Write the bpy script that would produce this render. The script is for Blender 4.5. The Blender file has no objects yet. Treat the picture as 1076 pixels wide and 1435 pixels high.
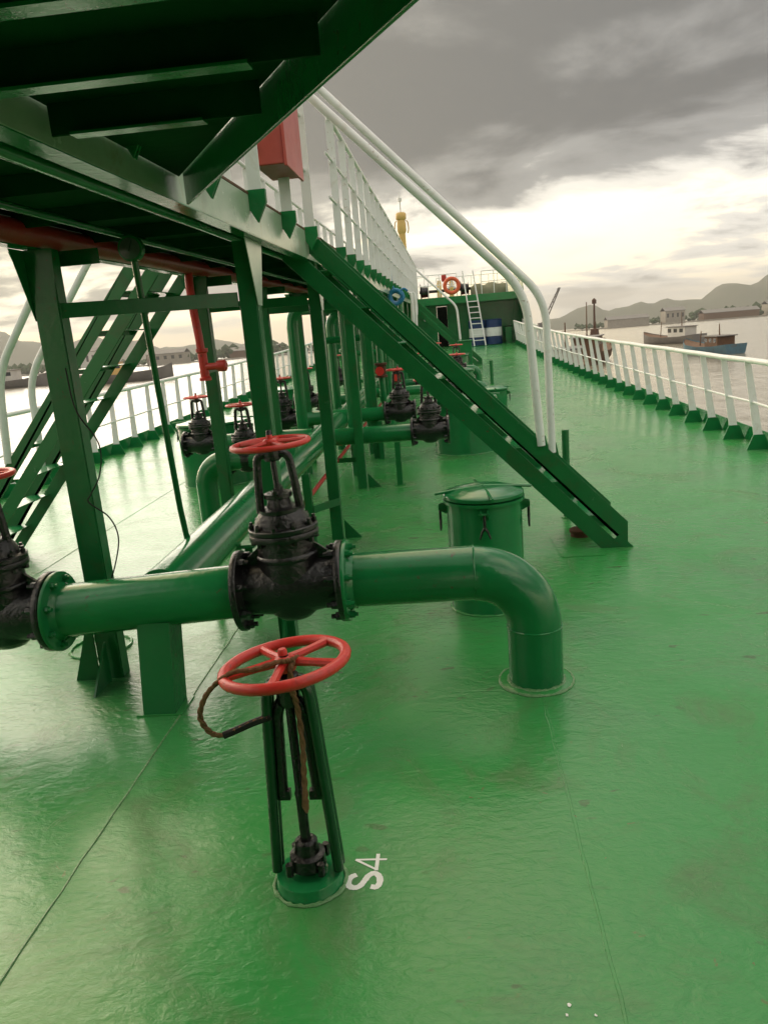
import bpy, bmesh, math, random
from mathutils import Vector, Matrix
random.seed(7)
R = math.radians
S = bpy.context.scene
COL = S.collection

# ------------------------------------------------------------------ camera
cam_d = bpy.data.cameras.new('camera')
cam = bpy.data.objects.new('camera', cam_d)
COL.objects.link(cam)
CAM_Z = 1.70
M3 = Matrix(((0.9937, 0.0594, 0.0950), (0.0777, 0.2420, -0.9672), (-0.0804, 0.9685, 0.2358)))
fwd = -M3.col[2].normalized()
up = M3.col[1].copy()
rt = fwd.cross(up).normalized()
up = rt.cross(fwd).normalized()
cam.matrix_world = Matrix(((rt.x, up.x, -fwd.x, 0), (rt.y, up.y, -fwd.y, 0), (rt.z, up.z, -fwd.z, CAM_Z), (0, 0, 0, 1)))
cam_d.sensor_fit = 'VERTICAL'
cam_d.sensor_height = 36
cam_d.sensor_width = 27
cam_d.lens = 36 * 1080 / 1435
cam_d.clip_start = 0.05
cam_d.clip_end = 30000
S.camera = cam

# ------------------------------------------------------------------ sky, sun, exposure
SUN_AZ, SUN_EL = R(-38), R(14)          # azimuth from the bow, to port
W = bpy.data.worlds.new('World')
S.world = W
W.use_nodes = True
nt = W.node_tree
nt.nodes.clear()


def nd(nt, typ, **kw):
    n = nt.nodes.new(typ)
    for k, v in kw.items():
        setattr(n, k, v)
    return n


def math_n(nt, op, a, b=None, clamp=False):
    n = nd(nt, 'ShaderNodeMath', operation=op, use_clamp=clamp)
    for i, v in enumerate((a, b)):
        if v is None:
            continue
        if isinstance(v, (int, float)):
            n.inputs[i].default_value = v
        else:
            nt.links.new(v, n.inputs[i])
    return n.outputs[0]


def ramp_n(nt, fac, stops, interp='LINEAR'):
    n = nd(nt, 'ShaderNodeValToRGB')
    n.color_ramp.interpolation = interp
    el = n.color_ramp.elements
    while len(el) < len(stops):
        el.new(0.5)
    for e, (p, c) in zip(el, stops):
        e.position = p
        e.color = (c[0], c[1], c[2], 1) if not isinstance(c, (int, float)) else (c, c, c, 1)
    nt.links.new(fac, n.inputs[0])
    return n.outputs[0]


def mix_n(nt, fac, a, b, typ='MIX'):
    n = nd(nt, 'ShaderNodeMix', data_type='RGBA', blend_type=typ)
    for sock, v in ((n.inputs[0], fac), (n.inputs[6], a), (n.inputs[7], b)):
        if isinstance(v, (int, float)):
            sock.default_value = v
        elif isinstance(v, tuple):
            sock.default_value = (v[0], v[1], v[2], 1)
        else:
            nt.links.new(v, sock)
    return n.outputs[2]


def noise_n(nt, vec, scale, detail=4, rough=0.55, dist=0.0):
    n = nd(nt, 'ShaderNodeTexNoise')
    n.inputs['Scale'].default_value = scale
    n.inputs['Detail'].default_value = detail
    n.inputs['Roughness'].default_value = rough
    n.inputs['Distortion'].default_value = dist
    if vec is not None:
        nt.links.new(vec, n.inputs['Vector'])
    return n.outputs[0]


sky = nd(nt, 'ShaderNodeTexSky', sky_type='NISHITA')
sky.sun_disc = False
sky.sun_elevation = SUN_EL
sky.sun_rotation = SUN_AZ
sky.dust_density = 3.0
sky.air_density = 1.2
tc = nd(nt, 'ShaderNodeTexCoord')
sep = nd(nt, 'ShaderNodeSeparateXYZ')
nt.links.new(tc.outputs['Generated'], sep.inputs[0])
zc = math_n(nt, 'MAXIMUM', sep.outputs[2], 0.0)
den = math_n(nt, 'ADD', zc, 0.16)
px = math_n(nt, 'DIVIDE', sep.outputs[0], den)
py = math_n(nt, 'DIVIDE', sep.outputs[1], den)
comb = nd(nt, 'ShaderNodeCombineXYZ')
nt.links.new(px, comb.inputs[0])
nt.links.new(py, comb.inputs[1])
comb.inputs[2].default_value = 11.6
cover = noise_n(nt, comb.outputs[0], 0.34, 6, 0.50, 0.4)
fine = noise_n(nt, comb.outputs[0], 1.25, 9, 0.60, 0.35)
shade = math_n(nt, 'ADD', math_n(nt, 'MULTIPLY', cover, 0.60), math_n(nt, 'MULTIPLY', fine, 0.40))
# overcast: bright thin cloud low round the horizon, a heavy bank above it, lighter again towards the zenith
bank = ramp_n(nt, zc, [(0.0, 0.10), (0.09, 0.20), (0.20, 0.60), (0.35, 0.65), (0.50, 0.34), (0.70, 0.34), (1.0, 0.40)])
thick = math_n(nt, 'ADD', shade, math_n(nt, 'MULTIPLY', math_n(nt, 'SUBTRACT', bank, 0.42), 0.34))
cloud = ramp_n(nt, thick, [(0.375, (1.02, 0.83, 0.535)), (0.43, (0.76, 0.66, 0.49)), (0.475, (0.430, 0.412, 0.374)), (0.525, (0.163, 0.161, 0.154)), (0.62, (0.076, 0.076, 0.074))], 'EASE')
gap = ramp_n(nt, thick, [(0.33, 1.0), (0.45, 0.0)])
skyc = mix_n(nt, 1.0, sky.outputs[0], (0.10, 0.10, 0.10), 'MULTIPLY')
# overcast luminance gradient, brighter towards the zenith (CIE overcast sky)
lum = math_n(nt, 'ADD', math_n(nt, 'MULTIPLY', zc, 0.75), 0.80)
# the low sun glowing through the cloud
dt = nd(nt, 'ShaderNodeVectorMath', operation='DOT_PRODUCT')
nt.links.new(tc.outputs['Generated'], dt.inputs[0])
dt.inputs[1].default_value = (math.sin(SUN_AZ) * math.cos(SUN_EL), math.cos(SUN_AZ) * math.cos(SUN_EL), math.sin(SUN_EL))
glow = math_n(nt, 'POWER', math_n(nt, 'MAXIMUM', dt.outputs['Value'], 0.0), 6.0)
gcol = mix_n(nt, math_n(nt, 'MINIMUM', glow, 1.0), (1.0, 1.0, 1.0), (1.85, 1.72, 1.38))
cl = nd(nt, 'ShaderNodeVectorMath', operation='SCALE')
nt.links.new(cloud, cl.inputs[0])
nt.links.new(lum, cl.inputs['Scale'])
cloud = mix_n(nt, 1.0, cl.outputs[0], gcol, 'MULTIPLY')
final = mix_n(nt, math_n(nt, 'MULTIPLY', gap, 0.35), cloud, skyc)
bg = nd(nt, 'ShaderNodeBackground')
bg.inputs[1].default_value = 1.0
nt.links.new(final, bg.inputs[0])
wo = nd(nt, 'ShaderNodeOutputWorld')
nt.links.new(bg.outputs[0], wo.inputs[0])

sun_d = bpy.data.lights.new('sun', 'SUN')
sun_d.energy = 0.8
sun_d.angle = R(50)
sun_d.color = (1.0, 0.90, 0.76)
sun = bpy.data.objects.new('sun', sun_d)
COL.objects.link(sun)
sdir = Vector((math.sin(SUN_AZ) * math.cos(SUN_EL), math.cos(SUN_AZ) * math.cos(SUN_EL), math.sin(SUN_EL)))
sun.rotation_euler = sdir.to_track_quat('Z', 'Y').to_euler()
sun.location = sdir * 60

S.view_settings.view_transform = 'Standard'
S.view_settings.look = 'None'
S.view_settings.gamma = 1
S.view_settings.use_curve_mapping = False
S.view_settings.exposure = 1.36

# ------------------------------------------------------------------ materials
MATS = {}


def mat(name, c1, c2=None, rough=0.4, rvar=0.1, scale=3.0, bump=0.05, bscale=30.0, spec=0.5, metal=0.0,
        stain=None, stain_amt=0.0, stain_scale=2.0, coat=0.0, vary=0.0, bump2=None, chips=None):
    m = bpy.data.materials.new(name)
    m.use_nodes = True
    t = m.node_tree
    t.nodes.clear()
    out = nd(t, 'ShaderNodeOutputMaterial')
    b = nd(t, 'ShaderNodeBsdfPrincipled')
    t.links.new(b.outputs[0], out.inputs[0])
    co = nd(t, 'ShaderNodeTexCoord').outputs['Object']
    n1 = noise_n(t, co, scale, 6, 0.6, 0.3)
    c2 = c2 or tuple(x * 0.7 for x in c1)
    colr = ramp_n(t, n1, [(0.32, c1), (0.72, c2)])
    if stain is not None:
        n3 = noise_n(t, co, stain_scale, 9, 0.66, 0.8)
        f = ramp_n(t, n3, [(0.55, 0.0), (0.72, 1.0)])
        colr = mix_n(t, math_n(t, 'MULTIPLY', f, stain_amt), colr, stain)
    if chips is not None:
        na = noise_n(t, co, 34.0, 3, 0.6, 0.5)
        nb = noise_n(t, co, 2.3, 4, 0.6, 0.4)
        fc_ = math_n(t, 'MULTIPLY', ramp_n(t, na, [(0.64, 0.0), (0.68, 1.0)]), ramp_n(t, nb, [(0.52, 0.0), (0.62, 1.0)]))
        colr = mix_n(t, math_n(t, 'MULTIPLY', fc_, 0.8), colr, chips)
    if vary:
        oi = nd(t, 'ShaderNodeObjectInfo')
        hs = nd(t, 'ShaderNodeHueSaturation')
        v = math_n(t, 'ADD', math_n(t, 'MULTIPLY', oi.outputs['Random'], vary), 1 - vary / 2)
        t.links.new(v, hs.inputs['Value'])
        t.links.new(colr, hs.inputs['Color'])
        colr = hs.outputs[0]
    t.links.new(colr, b.inputs['Base Color'])
    n2 = noise_n(t, co, scale * 2.7, 5, 0.6)
    rr = math_n(t, 'ADD', math_n(t, 'MULTIPLY', n2, rvar * 2), rough - rvar, True)
    t.links.new(rr, b.inputs['Roughness'])
    b.inputs['Specular IOR Level'].default_value = spec
    b.inputs['Metallic'].default_value = metal
    if coat:
        b.inputs['Coat Weight'].default_value = coat
        b.inputs['Coat Roughness'].default_value = 0.12
    if bump:
        bn = nd(t, 'ShaderNodeBump')
        bn.inputs['Strength'].default_value = bump
        bn.inputs['Distance'].default_value = 0.02
        h = noise_n(t, co, bscale, 5, 0.6, 0.2)
        if bump2:
            h2 = noise_n(t, co, bump2[0], 4, 0.55, 0.4)
            h = math_n(t, 'ADD', h, math_n(t, 'MULTIPLY', h2, bump2[1]))
        t.links.new(h, bn.inputs['Height'])
        t.links.new(bn.outputs[0], b.inputs['Normal'])
    MATS[name] = m
    return m


mat('green_paint', (0.012, 0.188, 0.055), (0.010, 0.150, 0.044), 0.16, 0.07, 4.0, 0.09, 18, 0.5,
    stain=(0.05, 0.075, 0.03), stain_amt=0.4, stain_scale=3.0, vary=0.18, chips=(0.07, 0.045, 0.025))
mat('green_steel', (0.011, 0.145, 0.040), (0.009, 0.116, 0.032), 0.24, 0.08, 4.0, 0.07, 26, 0.5,
    stain=(0.05, 0.06, 0.025), stain_amt=0.45, stain_scale=4.0, vary=0.18, chips=(0.07, 0.04, 0.022))
mat('black_paint', (0.005, 0.005, 0.006), (0.009, 0.008, 0.008), 0.17, 0.09, 9.0, 0.40, 38, 0.6,
    stain=(0.035, 0.024, 0.018), stain_amt=0.25, stain_scale=14)
mat('red_paint', (0.68, 0.040, 0.030), (0.55, 0.030, 0.024), 0.34, 0.12, 14.0, 0.12, 60, 0.5,
    stain=(0.20, 0.045, 0.03), stain_amt=0.45, stain_scale=22, chips=(0.10, 0.05, 0.035))
mat('dull_red', (0.46, 0.030, 0.026), (0.36, 0.024, 0.022), 0.40, 0.1, 6.0, 0.1, 40, 0.5)
mat('box_red', (0.56, 0.095, 0.080), (0.48, 0.075, 0.065), 0.32, 0.1, 6.0, 0.05, 40, 0.5)
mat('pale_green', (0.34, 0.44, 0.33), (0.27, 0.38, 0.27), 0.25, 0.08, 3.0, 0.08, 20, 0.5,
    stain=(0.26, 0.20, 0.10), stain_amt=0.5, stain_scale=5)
mat('dark_green', (0.006, 0.060, 0.018), (0.005, 0.042, 0.013), 0.18, 0.08, 6.0, 0.1, 26, 0.5)
mat('weld_highlight', (0.085, 0.25, 0.085), (0.17, 0.30, 0.15), 0.28, 0.1, 20.0, 0.3, 90, 0.5)  # lightened green: the highlight along the weld beads is put into the colour
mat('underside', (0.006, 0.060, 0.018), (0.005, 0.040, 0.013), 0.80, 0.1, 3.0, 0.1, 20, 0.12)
mat('white_paint', (0.82, 0.83, 0.84), (0.74, 0.75, 0.75), 0.36, 0.1, 5.0, 0.06, 40, 0.5,
    stain=(0.50, 0.42, 0.33), stain_amt=0.4, stain_scale=6, chips=(0.26, 0.13, 0.06))
mat('marking_white', (0.78, 0.79, 0.78), (0.66, 0.70, 0.66), 0.5, 0.1, 30.0, 0.05, 60, 0.4)
mat('rope', (0.27, 0.15, 0.075), (0.16, 0.085, 0.045), 0.9, 0.05, 60.0, 0.6, 220, 0.2)
mat('yellow_paint', (0.72, 0.50, 0.18), (0.66, 0.44, 0.15), 0.45, 0.1, 2.0, 0.05, 20, 0.4)
mat('orange_paint', (0.72, 0.13, 0.05), (0.6, 0.10, 0.04), 0.5, 0.1, 4.0, 0.05, 20, 0.4)
mat('blue_paint', (0.020, 0.050, 0.16), (0.015, 0.04, 0.12), 0.4, 0.1, 4.0, 0.05, 20, 0.4)
mat('bright_blue', (0.03, 0.22, 0.42), (0.02, 0.16, 0.34), 0.5, 0.1, 10.0, 0.2, 40, 0.4)
mat('rubber', (0.012, 0.012, 0.012), (0.02, 0.02, 0.02), 0.6, 0.1, 10.0, 0.1, 40, 0.3)
mat('rusty', (0.10, 0.045, 0.025), (0.06, 0.03, 0.02), 0.8, 0.1, 9.0, 0.3, 50, 0.2)
mat('glass_dark', (0.02, 0.025, 0.03), (0.02, 0.025, 0.03), 0.08, 0.02, 3.0, 0.0, 20, 0.5)
mat('gauge_face', (0.10, 0.11, 0.10), (0.06, 0.07, 0.06), 0.25, 0.05, 20.0, 0.0, 20, 0.5)
mat('wood_brown', (0.16, 0.085, 0.045), (0.09, 0.05, 0.03), 0.7, 0.1, 2.0, 0.1, 20, 0.3)
mat('concrete', (0.33, 0.30, 0.26), (0.25, 0.23, 0.20), 0.85, 0.05, 0.4, 0.1, 4, 0.2)
mat('roof_grey', (0.22, 0.21, 0.20), (0.16, 0.15, 0.15), 0.7, 0.1, 0.5, 0.1, 4, 0.2)
mat('house_white', (0.62, 0.61, 0.58), (0.5, 0.49, 0.46), 0.6, 0.1, 0.6, 0.02, 5, 0.3)


def deck_material():
    m = bpy.data.materials.new('deck_paint')
    m.use_nodes = True
    t = m.node_tree
    t.nodes.clear()
    out = nd(t, 'ShaderNodeOutputMaterial')
    b = nd(t, 'ShaderNodeBsdfPrincipled')
    t.links.new(b.outputs[0], out.inputs[0])
    co = nd(t, 'ShaderNodeTexCoord').outputs['Object']
    n1 = noise_n(t, co, 0.9, 8, 0.62, 0.6)
    base = ramp_n(t, n1, [(0.30, (0.026, 0.240, 0.046)), (0.52, (0.036, 0.248, 0.060)), (0.74, (0.056, 0.228, 0.080))])
    # brownish scuffs and grime
    n2 = noise_n(t, co, 1.6, 10, 0.70, 1.2)
    f2 = ramp_n(t, n2, [(0.50, 0.0), (0.66, 1.0)])
    base = mix_n(t, math_n(t, 'MULTIPLY', f2, 0.40), base, (0.090, 0.105, 0.050))
    n3 = noise_n(t, co, 0.7, 6, 0.6, 0.4)
    f3 = ramp_n(t, n3, [(0.50, 0.0), (0.72, 1.0)])
    base = mix_n(t, math_n(t, 'MULTIPLY', f3, 0.4), base, (0.065, 0.135, 0.085))
    # small worn spots down to rust and primer
    n5 = noise_n(t, co, 17.0, 3, 0.6, 0.6)
    m5 = noise_n(t, co, 0.55, 4, 0.6, 0.3)
    f5 = math_n(t, 'MULTIPLY', ramp_n(t, n5, [(0.68, 0.0), (0.72, 1.0)]), ramp_n(t, m5, [(0.48, 0.0), (0.58, 1.0)]))
    base = mix_n(t, math_n(t, 'MULTIPLY', f5, 0.7), base, (0.16, 0.085, 0.05))
    # small dark specks and chips, stretched a little across the deck
    mp = nd(t, 'ShaderNodeMapping')
    mp.inputs['Scale'].default_value = (6.5, 13, 6)
    t.links.new(co, mp.inputs[0])
    n4 = noise_n(t, mp.outputs[0], 1.0, 3, 0.5, 0.3)
    mk = noise_n(t, co, 1.1, 3, 0.5)
    sp = math_n(t, 'MULTIPLY', ramp_n(t, n4, [(0.655, 0.0), (0.71, 1.0)]), ramp_n(t, mk, [(0.42, 0.0), (0.6, 1.0)]))
    base = mix_n(t, math_n(t, 'MULTIPLY', sp, 0.65), base, (0.055, 0.045, 0.028))
    t.links.new(base, b.inputs['Base Color'])
    nr = noise_n(t, co, 1.3, 6, 0.6, 0.5)
    rr = ramp_n(t, nr, [(0.30, 0.13), (0.70, 0.30)])
    rs = math_n(t, 'ADD', rr, math_n(t, 'MULTIPLY', f2, 0.10))
    t.links.new(rs, b.inputs['Roughness'])
    b.inputs['Specular IOR Level'].default_value = 0.33
    b.inputs['Coat Weight'].default_value = 0.18
    b.inputs['Coat Roughness'].default_value = 0.16
    b.inputs['Coat IOR'].default_value = 1.5
    # lumpy hand-rolled paint: fine ripple plus shallow plate waviness
    mp2 = nd(t, 'ShaderNodeMapping')
    mp2.inputs['Scale'].default_value = (1.0, 1.7, 1.0)
    mp2.inputs['Rotation'].default_value = (0, 0, R(12))
    t.links.new(co, mp2.inputs[0])
    h1 = noise_n(t, mp2.outputs[0], 26.0, 5, 0.62, 0.8)
    h2 = noise_n(t, mp2.outputs[0], 9.5, 4, 0.55, 0.8)
    h3 = noise_n(t, co, 0.8, 2, 0.5)
    h = math_n(t, 'ADD', math_n(t, 'MULTIPLY', h1, 0.0036), math_n(t, 'MULTIPLY', h2, 0.0076))
    h = math_n(t, 'ADD', h, math_n(t, 'MULTIPLY', h3, 0.012))
    bn = nd(t, 'ShaderNodeBump')
    pm = ramp_n(t, noise_n(t, co, 0.9, 4, 0.6, 0.5), [(0.36, 0.35), (0.66, 1.0)])
    t.links.new(pm, bn.inputs['Strength'])
    bn.inputs['Distance'].default_value = 1.0
    t.links.new(h, bn.inputs['Height'])
    t.links.new(bn.outputs[0], b.inputs['Normal'])
    MATS['deck_paint'] = m


deck_material()


def water_material():
    m = bpy.data.materials.new('harbour_water')
    m.use_nodes = True
    t = m.node_tree
    t.nodes.clear()
    out = nd(t, 'ShaderNodeOutputMaterial')
    b = nd(t, 'ShaderNodeBsdfPrincipled')
    t.links.new(b.outputs[0], out.inputs[0])
    co = nd(t, 'ShaderNodeTexCoord').outputs['Object']
    base = ramp_n(t, noise_n(t, co, 0.02, 5, 0.6, 0.5), [(0.3, (0.225, 0.200, 0.150)), (0.7, (0.19, 0.172, 0.13))])
    t.links.new(base, b.inputs['Base Color'])
    b.inputs['Roughness'].default_value = 0.16
    b.inputs['IOR'].default_value = 1.33
    mp = nd(t, 'ShaderNodeMapping')
    mp.inputs['Scale'].default_value = (1, 0.45, 1)
    t.links.new(co, mp.inputs[0])
    h = math_n(t, 'ADD', math_n(t, 'MULTIPLY', noise_n(t, mp.outputs[0], 0.9, 5, 0.6, 0.4), 0.16), math_n(t, 'MULTIPLY', noise_n(t, mp.outputs[0], 0.16, 3, 0.5), 0.5))
    bn = nd(t, 'ShaderNodeBump')
    bn.inputs['Strength'].default_value = 0.6
    bn.inputs['Distance'].default_value = 1.0
    t.links.new(h, bn.inputs['Height'])
    t.links.new(bn.outputs[0], b.inputs['Normal'])
    MATS['water'] = m


water_material()
mat('hill_green', (0.060, 0.075, 0.045), (0.085, 0.085, 0.060), 0.95, 0.02, 0.01, 0.5, 0.02, 0.1)


# ------------------------------------------------------------------ mesh helpers
class MB:
    def __init__(s):
        s.v = []
        s.f = []

    def add(s, vs, fs):
        o = len(s.v)
        s.v += [tuple(x) for x in vs]
        s.f += [tuple(i + o for i in f) for f in fs]
        return s

    def box(s, lo, hi, rot=None, piv=None):
        x0, y0, z0 = lo
        x1, y1, z1 = hi
        vs = [Vector(p) for p in ((x0, y0, z0), (x1, y0, z0), (x1, y1, z0), (x0, y1, z0), (x0, y0, z1), (x1, y0, z1), (x1, y1, z1), (x0, y1, z1))]
        if rot is not None:
            pv = Vector(piv) if piv is not None else (Vector(lo) + Vector(hi)) / 2
            vs = [rot @ (p - pv) + pv for p in vs]
        return s.add(vs, [(0, 3, 2, 1), (4, 5, 6, 7), (0, 1, 5, 4), (1, 2, 6, 5), (2, 3, 7, 6), (3, 0, 4, 7)])

    def prism(s, poly, d):
        """extrude a planar polygon (list of 3D points) along the vector d"""
        n = len(poly)
        d = Vector(d)
        P = [Vector(p) for p in poly]
        return s.add(P + [p + d for p in P], [tuple(range(n))[::-1], tuple(range(n, 2 * n))] + [(i, (i + 1) % n, n + (i + 1) % n, n + i) for i in range(n)])

    def tube(s, pts, r, seg=16, cap=True, closed=False):
        P = [Vector(p) for p in pts]
        n = len(P)
        rad = r if isinstance(r, (list, tuple)) else [r] * n
        T = []
        for i in range(n):
            if closed:
                a, b = P[(i - 1) % n], P[(i + 1) % n]
            else:
                a, b = P[max(i - 1, 0)], P[min(i + 1, n - 1)]
            T.append((b - a).normalized())
        ref = Vector((0, 0, 1)) if abs(T[0].z) < 0.9 else Vector((1, 0, 0))
        u = T[0].cross(ref).normalized()
        vs = []
        for i in range(n):
            u = (u - T[i] * u.dot(T[i])).normalized()
            w = T[i].cross(u)
            for k in range(seg):
                a = 2 * math.pi * k / seg
                vs.append(P[i] + (u * math.cos(a) + w * math.sin(a)) * rad[i])
        fs = []
        m = n if closed else n - 1
        for i in range(m):
            j = (i + 1) % n
            for k in range(seg):
                l = (k + 1) % seg
                fs.append((i * seg + k, i * seg + l, j * seg + l, j * seg + k))
        if cap and not closed:
            fs.append(tuple(range(seg))[::-1])
            fs.append(tuple((n - 1) * seg + k for k in range(seg)))
        return s.add(vs, fs)

    def lathe(s, prof, origin, axis='z', seg=32, sx=1.0, sy=1.0, cap=True):
        """prof: list of (radius, height)"""
        o = Vector(origin)
        vs = []
        for r, h in prof:
            for k in range(seg):
                a = 2 * math.pi * k / seg
                c, d = r * math.cos(a) * sx, r * math.sin(a) * sy
                if axis == 'z':
                    p = Vector((c, d, h))
                elif axis == 'x':
                    p = Vector((h, c, d))
                else:
                    p = Vector((d, h, c))
                vs.append(o + p)
        fs = []
        for i in range(len(prof) - 1):
            for k in range(seg):
                l = (k + 1) % seg
                fs.append((i * seg + k, i * seg + l, (i + 1) * seg + l, (i + 1) * seg + k))
        if cap:
            fs.append(tuple(range(seg))[::-1])
            fs.append(tuple((len(prof) - 1) * seg + k for k in range(seg)))
        return s.add(vs, fs)

    def build(s, name, m, parent=None, smooth=True, bevel=0.0, angle=38, segs=2):
        me = bpy.data.meshes.new(name)
        off = Vector((0, 0, 0))
        root = parent
        while root is not None and root.parent is not None:
            root = root.parent
        if root is not None:
            off = root.location
        me.from_pydata([tuple(Vector(v) - off) for v in s.v], [], s.f)
        bm = bmesh.new()
        bm.from_mesh(me)
        bmesh.ops.recalc_face_normals(bm, faces=bm.faces)
        bm.to_mesh(me)
        bm.free()
        me.materials.append(MATS[m])
        if smooth:
            me.shade_smooth()
            me.set_sharp_from_angle(angle=R(angle))
        o = bpy.data.objects.new(name, me)
        COL.objects.link(o)
        if parent is not None:
            o.parent = parent
        if bevel:
            bv = o.modifiers.new('bevel', 'BEVEL')
            bv.width = bevel
            bv.segments = segs
            bv.limit_method = 'ANGLE'
            bv.angle_limit = R(40)
            bv.harden_normals = False
        return o


def tag(o, label, cat, group=None):
    o['label'] = label
    o['category'] = cat
    if group:
        o['group'] = group
    return o


def thing(name, loc, label, cat, group=None):
    e = bpy.data.objects.new(name, None)
    e.location = loc
    e.empty_display_size = 0.1
    COL.objects.link(e)
    return tag(e, label, cat, group)


def struct(o):
    o['kind'] = 'structure'
    return o


def copy_tree(o, parent=None):
    c = o.copy()
    COL.objects.link(c)
    c.parent = parent
    for ch in list(o.children):
        copy_tree(ch, c)
    return c


def bar(a, b, w, t, side):
    """flat bar from a to b, width w along `side`, thickness t across"""
    a, b = Vector(a), Vector(b)
    d = (b - a).normalized()
    sd = Vector(side)
    sd = (sd - d * sd.dot(d)).normalized()
    n = d.cross(sd)
    P = [a - sd * w / 2 - n * t / 2, a + sd * w / 2 - n * t / 2, a + sd * w / 2 + n * t / 2, a - sd * w / 2 + n * t / 2]
    return P, b - a


def add_bar(mb, a, b, w, t, side):
    P, d = bar(a, b, w, t, side)
    mb.prism(P, d)
    return mb


def arc(c, u, v, r, a0, a1, n=12):
    c, u, v = Vector(c), Vector(u), Vector(v)
    return [c + (u * math.cos(a0 + (a1 - a0) * i / n) + v * math.sin(a0 + (a1 - a0) * i / n)) * r for i in range(n + 1)]


def sheer(y):
    return 0.436 * ((y - 12) / 24) ** 2 if y > 12 else 0.0


def fillet(pts, r, n=7):
    """round the corners of a polyline"""
    P = [Vector(p) for p in pts]
    out = [P[0]]
    for i in range(1, len(P) - 1):
        a, b, c = P[i - 1], P[i], P[i + 1]
        u, w = (a - b).normalized(), (c - b).normalized()
        rr = min(r, (a - b).length * 0.45, (c - b).length * 0.45)
        p0, p1 = b + u * rr, b + w * rr
        for k in range(n + 1):
            t = k / n
            out.append(p0 * (1 - t) ** 2 + b * 2 * t * (1 - t) + p1 * t * t)
    out.append(P[-1])
    return out


# ------------------------------------------------------------------ setting: deck, sea, hills
DX0, DX1, DY0, DY1 = -5.62, 3.56, -9.0, 37.0
mb = MB()
ys = [DY0, 0, 6, 12] + [12 + 25 * i / 24 for i in range(1, 25)]
nx = 8
for y in ys:
    for i in range(nx + 1):
        mb.v.append((DX0 + (DX1 - DX0) * i / nx, y, sheer(y)))
for j in range(len(ys) - 1):
    for i in range(nx):
        a = j * (nx + 1) + i
        mb.f.append((a, a + 1, a + nx + 2, a + nx + 1))
deck = struct(mb.build('deck', 'deck_paint'))


def seam(x, y0, y1, w, h):
    m = MB()
    rnd = random.Random(int(x * 100) + 5)
    pts = []
    y = y0
    while y < y1:
        pts.append((x + rnd.uniform(-0.003, 0.003), y))
        y += 0.08 if y < 5 else 0.5
    for i, (px_, y_) in enumerate(pts):
        ww = w * rnd.uniform(0.75, 1.25)
        hh = h * rnd.uniform(0.7, 1.2)
        z = sheer(y_)
        m.v += [(px_ - ww, y_, z - 0.004), (px_ - ww * .4, y_, z + hh), (px_ + ww * .4, y_, z + hh), (px_ + ww, y_, z - 0.004)]
    for i in range(len(pts) - 1):
        for k in range(3):
            a = i * 4 + k
            m.f.append((a, a + 4, a + 5, a + 1))
    return m.build('weld_seam', 'weld_highlight' if h > .004 else 'deck_paint', deck)


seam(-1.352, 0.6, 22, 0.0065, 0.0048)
seam(0.334, 0.6, 22, 0.010, 0.0022)
seam(-3.35, 2.5, 22, 0.008, 0.003)
m = MB()
add_bar(m, (0.72, 5.30, 0.001), (1.02, 5.30, 0.001), 0.012, 0.008, (0, 1, 0))
add_bar(m, (0.72, 5.30, 0.001), (0.70, 5.85, 0.001), 0.012, 0.008, (1, 0, 0))
m.build('weld_seam', 'deck_paint', deck)

# hull sides below the deck edge
mb = MB()
for x0, x1 in ((DX0, DX0 + .02), (DX1 - .02, DX1)):
    mb.box((x0, DY0, -3.2), (x1, DY1, -0.01))
struct(mb.build('hull', 'black_paint'))

# the ship trims by the stern, so the sea falls away forward by a little over a degree
TRIM = R(1.3)
SEA_Z = -2.6


def at_sea(x, y, z=0.0):
    return Vector((x, y, SEA_Z + z - (y) * math.tan(TRIM)))


mb = MB()
for r in (0.5, 60, 300, 1500, 12000):
    for k in range(48):
        a = 2 * math.pi * k / 48
        mb.v.append((r * math.cos(a), r * math.sin(a), 0))
for i in range(4):
    for k in range(48):
        l = (k + 1) % 48
        mb.f.append((i * 48 + k, i * 48 + l, (i + 1) * 48 + l, (i + 1) * 48 + k))
mb.f.append(tuple(range(48)))
sea = struct(mb.build('sea', 'water', None, False))
sea.location = (0, 0, SEA_Z)
sea.rotation_euler = (-TRIM, 0, 0)


def ridge(az0, az1, dist, peaks, seed, name):
    """a hill range with depth: rows of points stepping back from the shore"""
    rnd = random.Random(seed)
    m = MB()
    na, nr = 90, 9
    for j in range(nr):
        for i in range(na + 1):
            t = i / na
            a = R(az0 + (az1 - az0) * t)
            h = 0
            for (c, w, pk) in peaks:
                h += pk * math.exp(-((az0 + (az1 - az0) * t - c) / w) ** 2)
            h += 7 * math.sin(i * 0.61 + seed) + 4 * math.sin(i * 1.7 + seed * 2) + rnd.uniform(-2, 2)
            f = math.sin(math.pi * min(1, j / (nr - 1) * 1.0)) ** 0.8 if j < nr - 1 else 0
            prof = (0, .30, .62, .85, 1.0, .96, .8, .4, -.2)[j]
            d = dist + j * dist * 0.06 + rnd.uniform(-1, 1) * dist * 0.008
            z = max(h, 1) * prof * (1 + 0.10 * math.sin(i * .9 + j)) - (2 if j == 0 else 0)
            m.v.append(tuple(at_sea(d * math.sin(a), d * math.cos(a), z)))
    for j in range(nr - 1):
        for i in range(na):
            a = j * (na + 1) + i
            m.f.append((a, a + 1, a + na + 2, a + na + 1))
    return struct(m.build(name, 'hill_green', None, True, angle=180))


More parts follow.
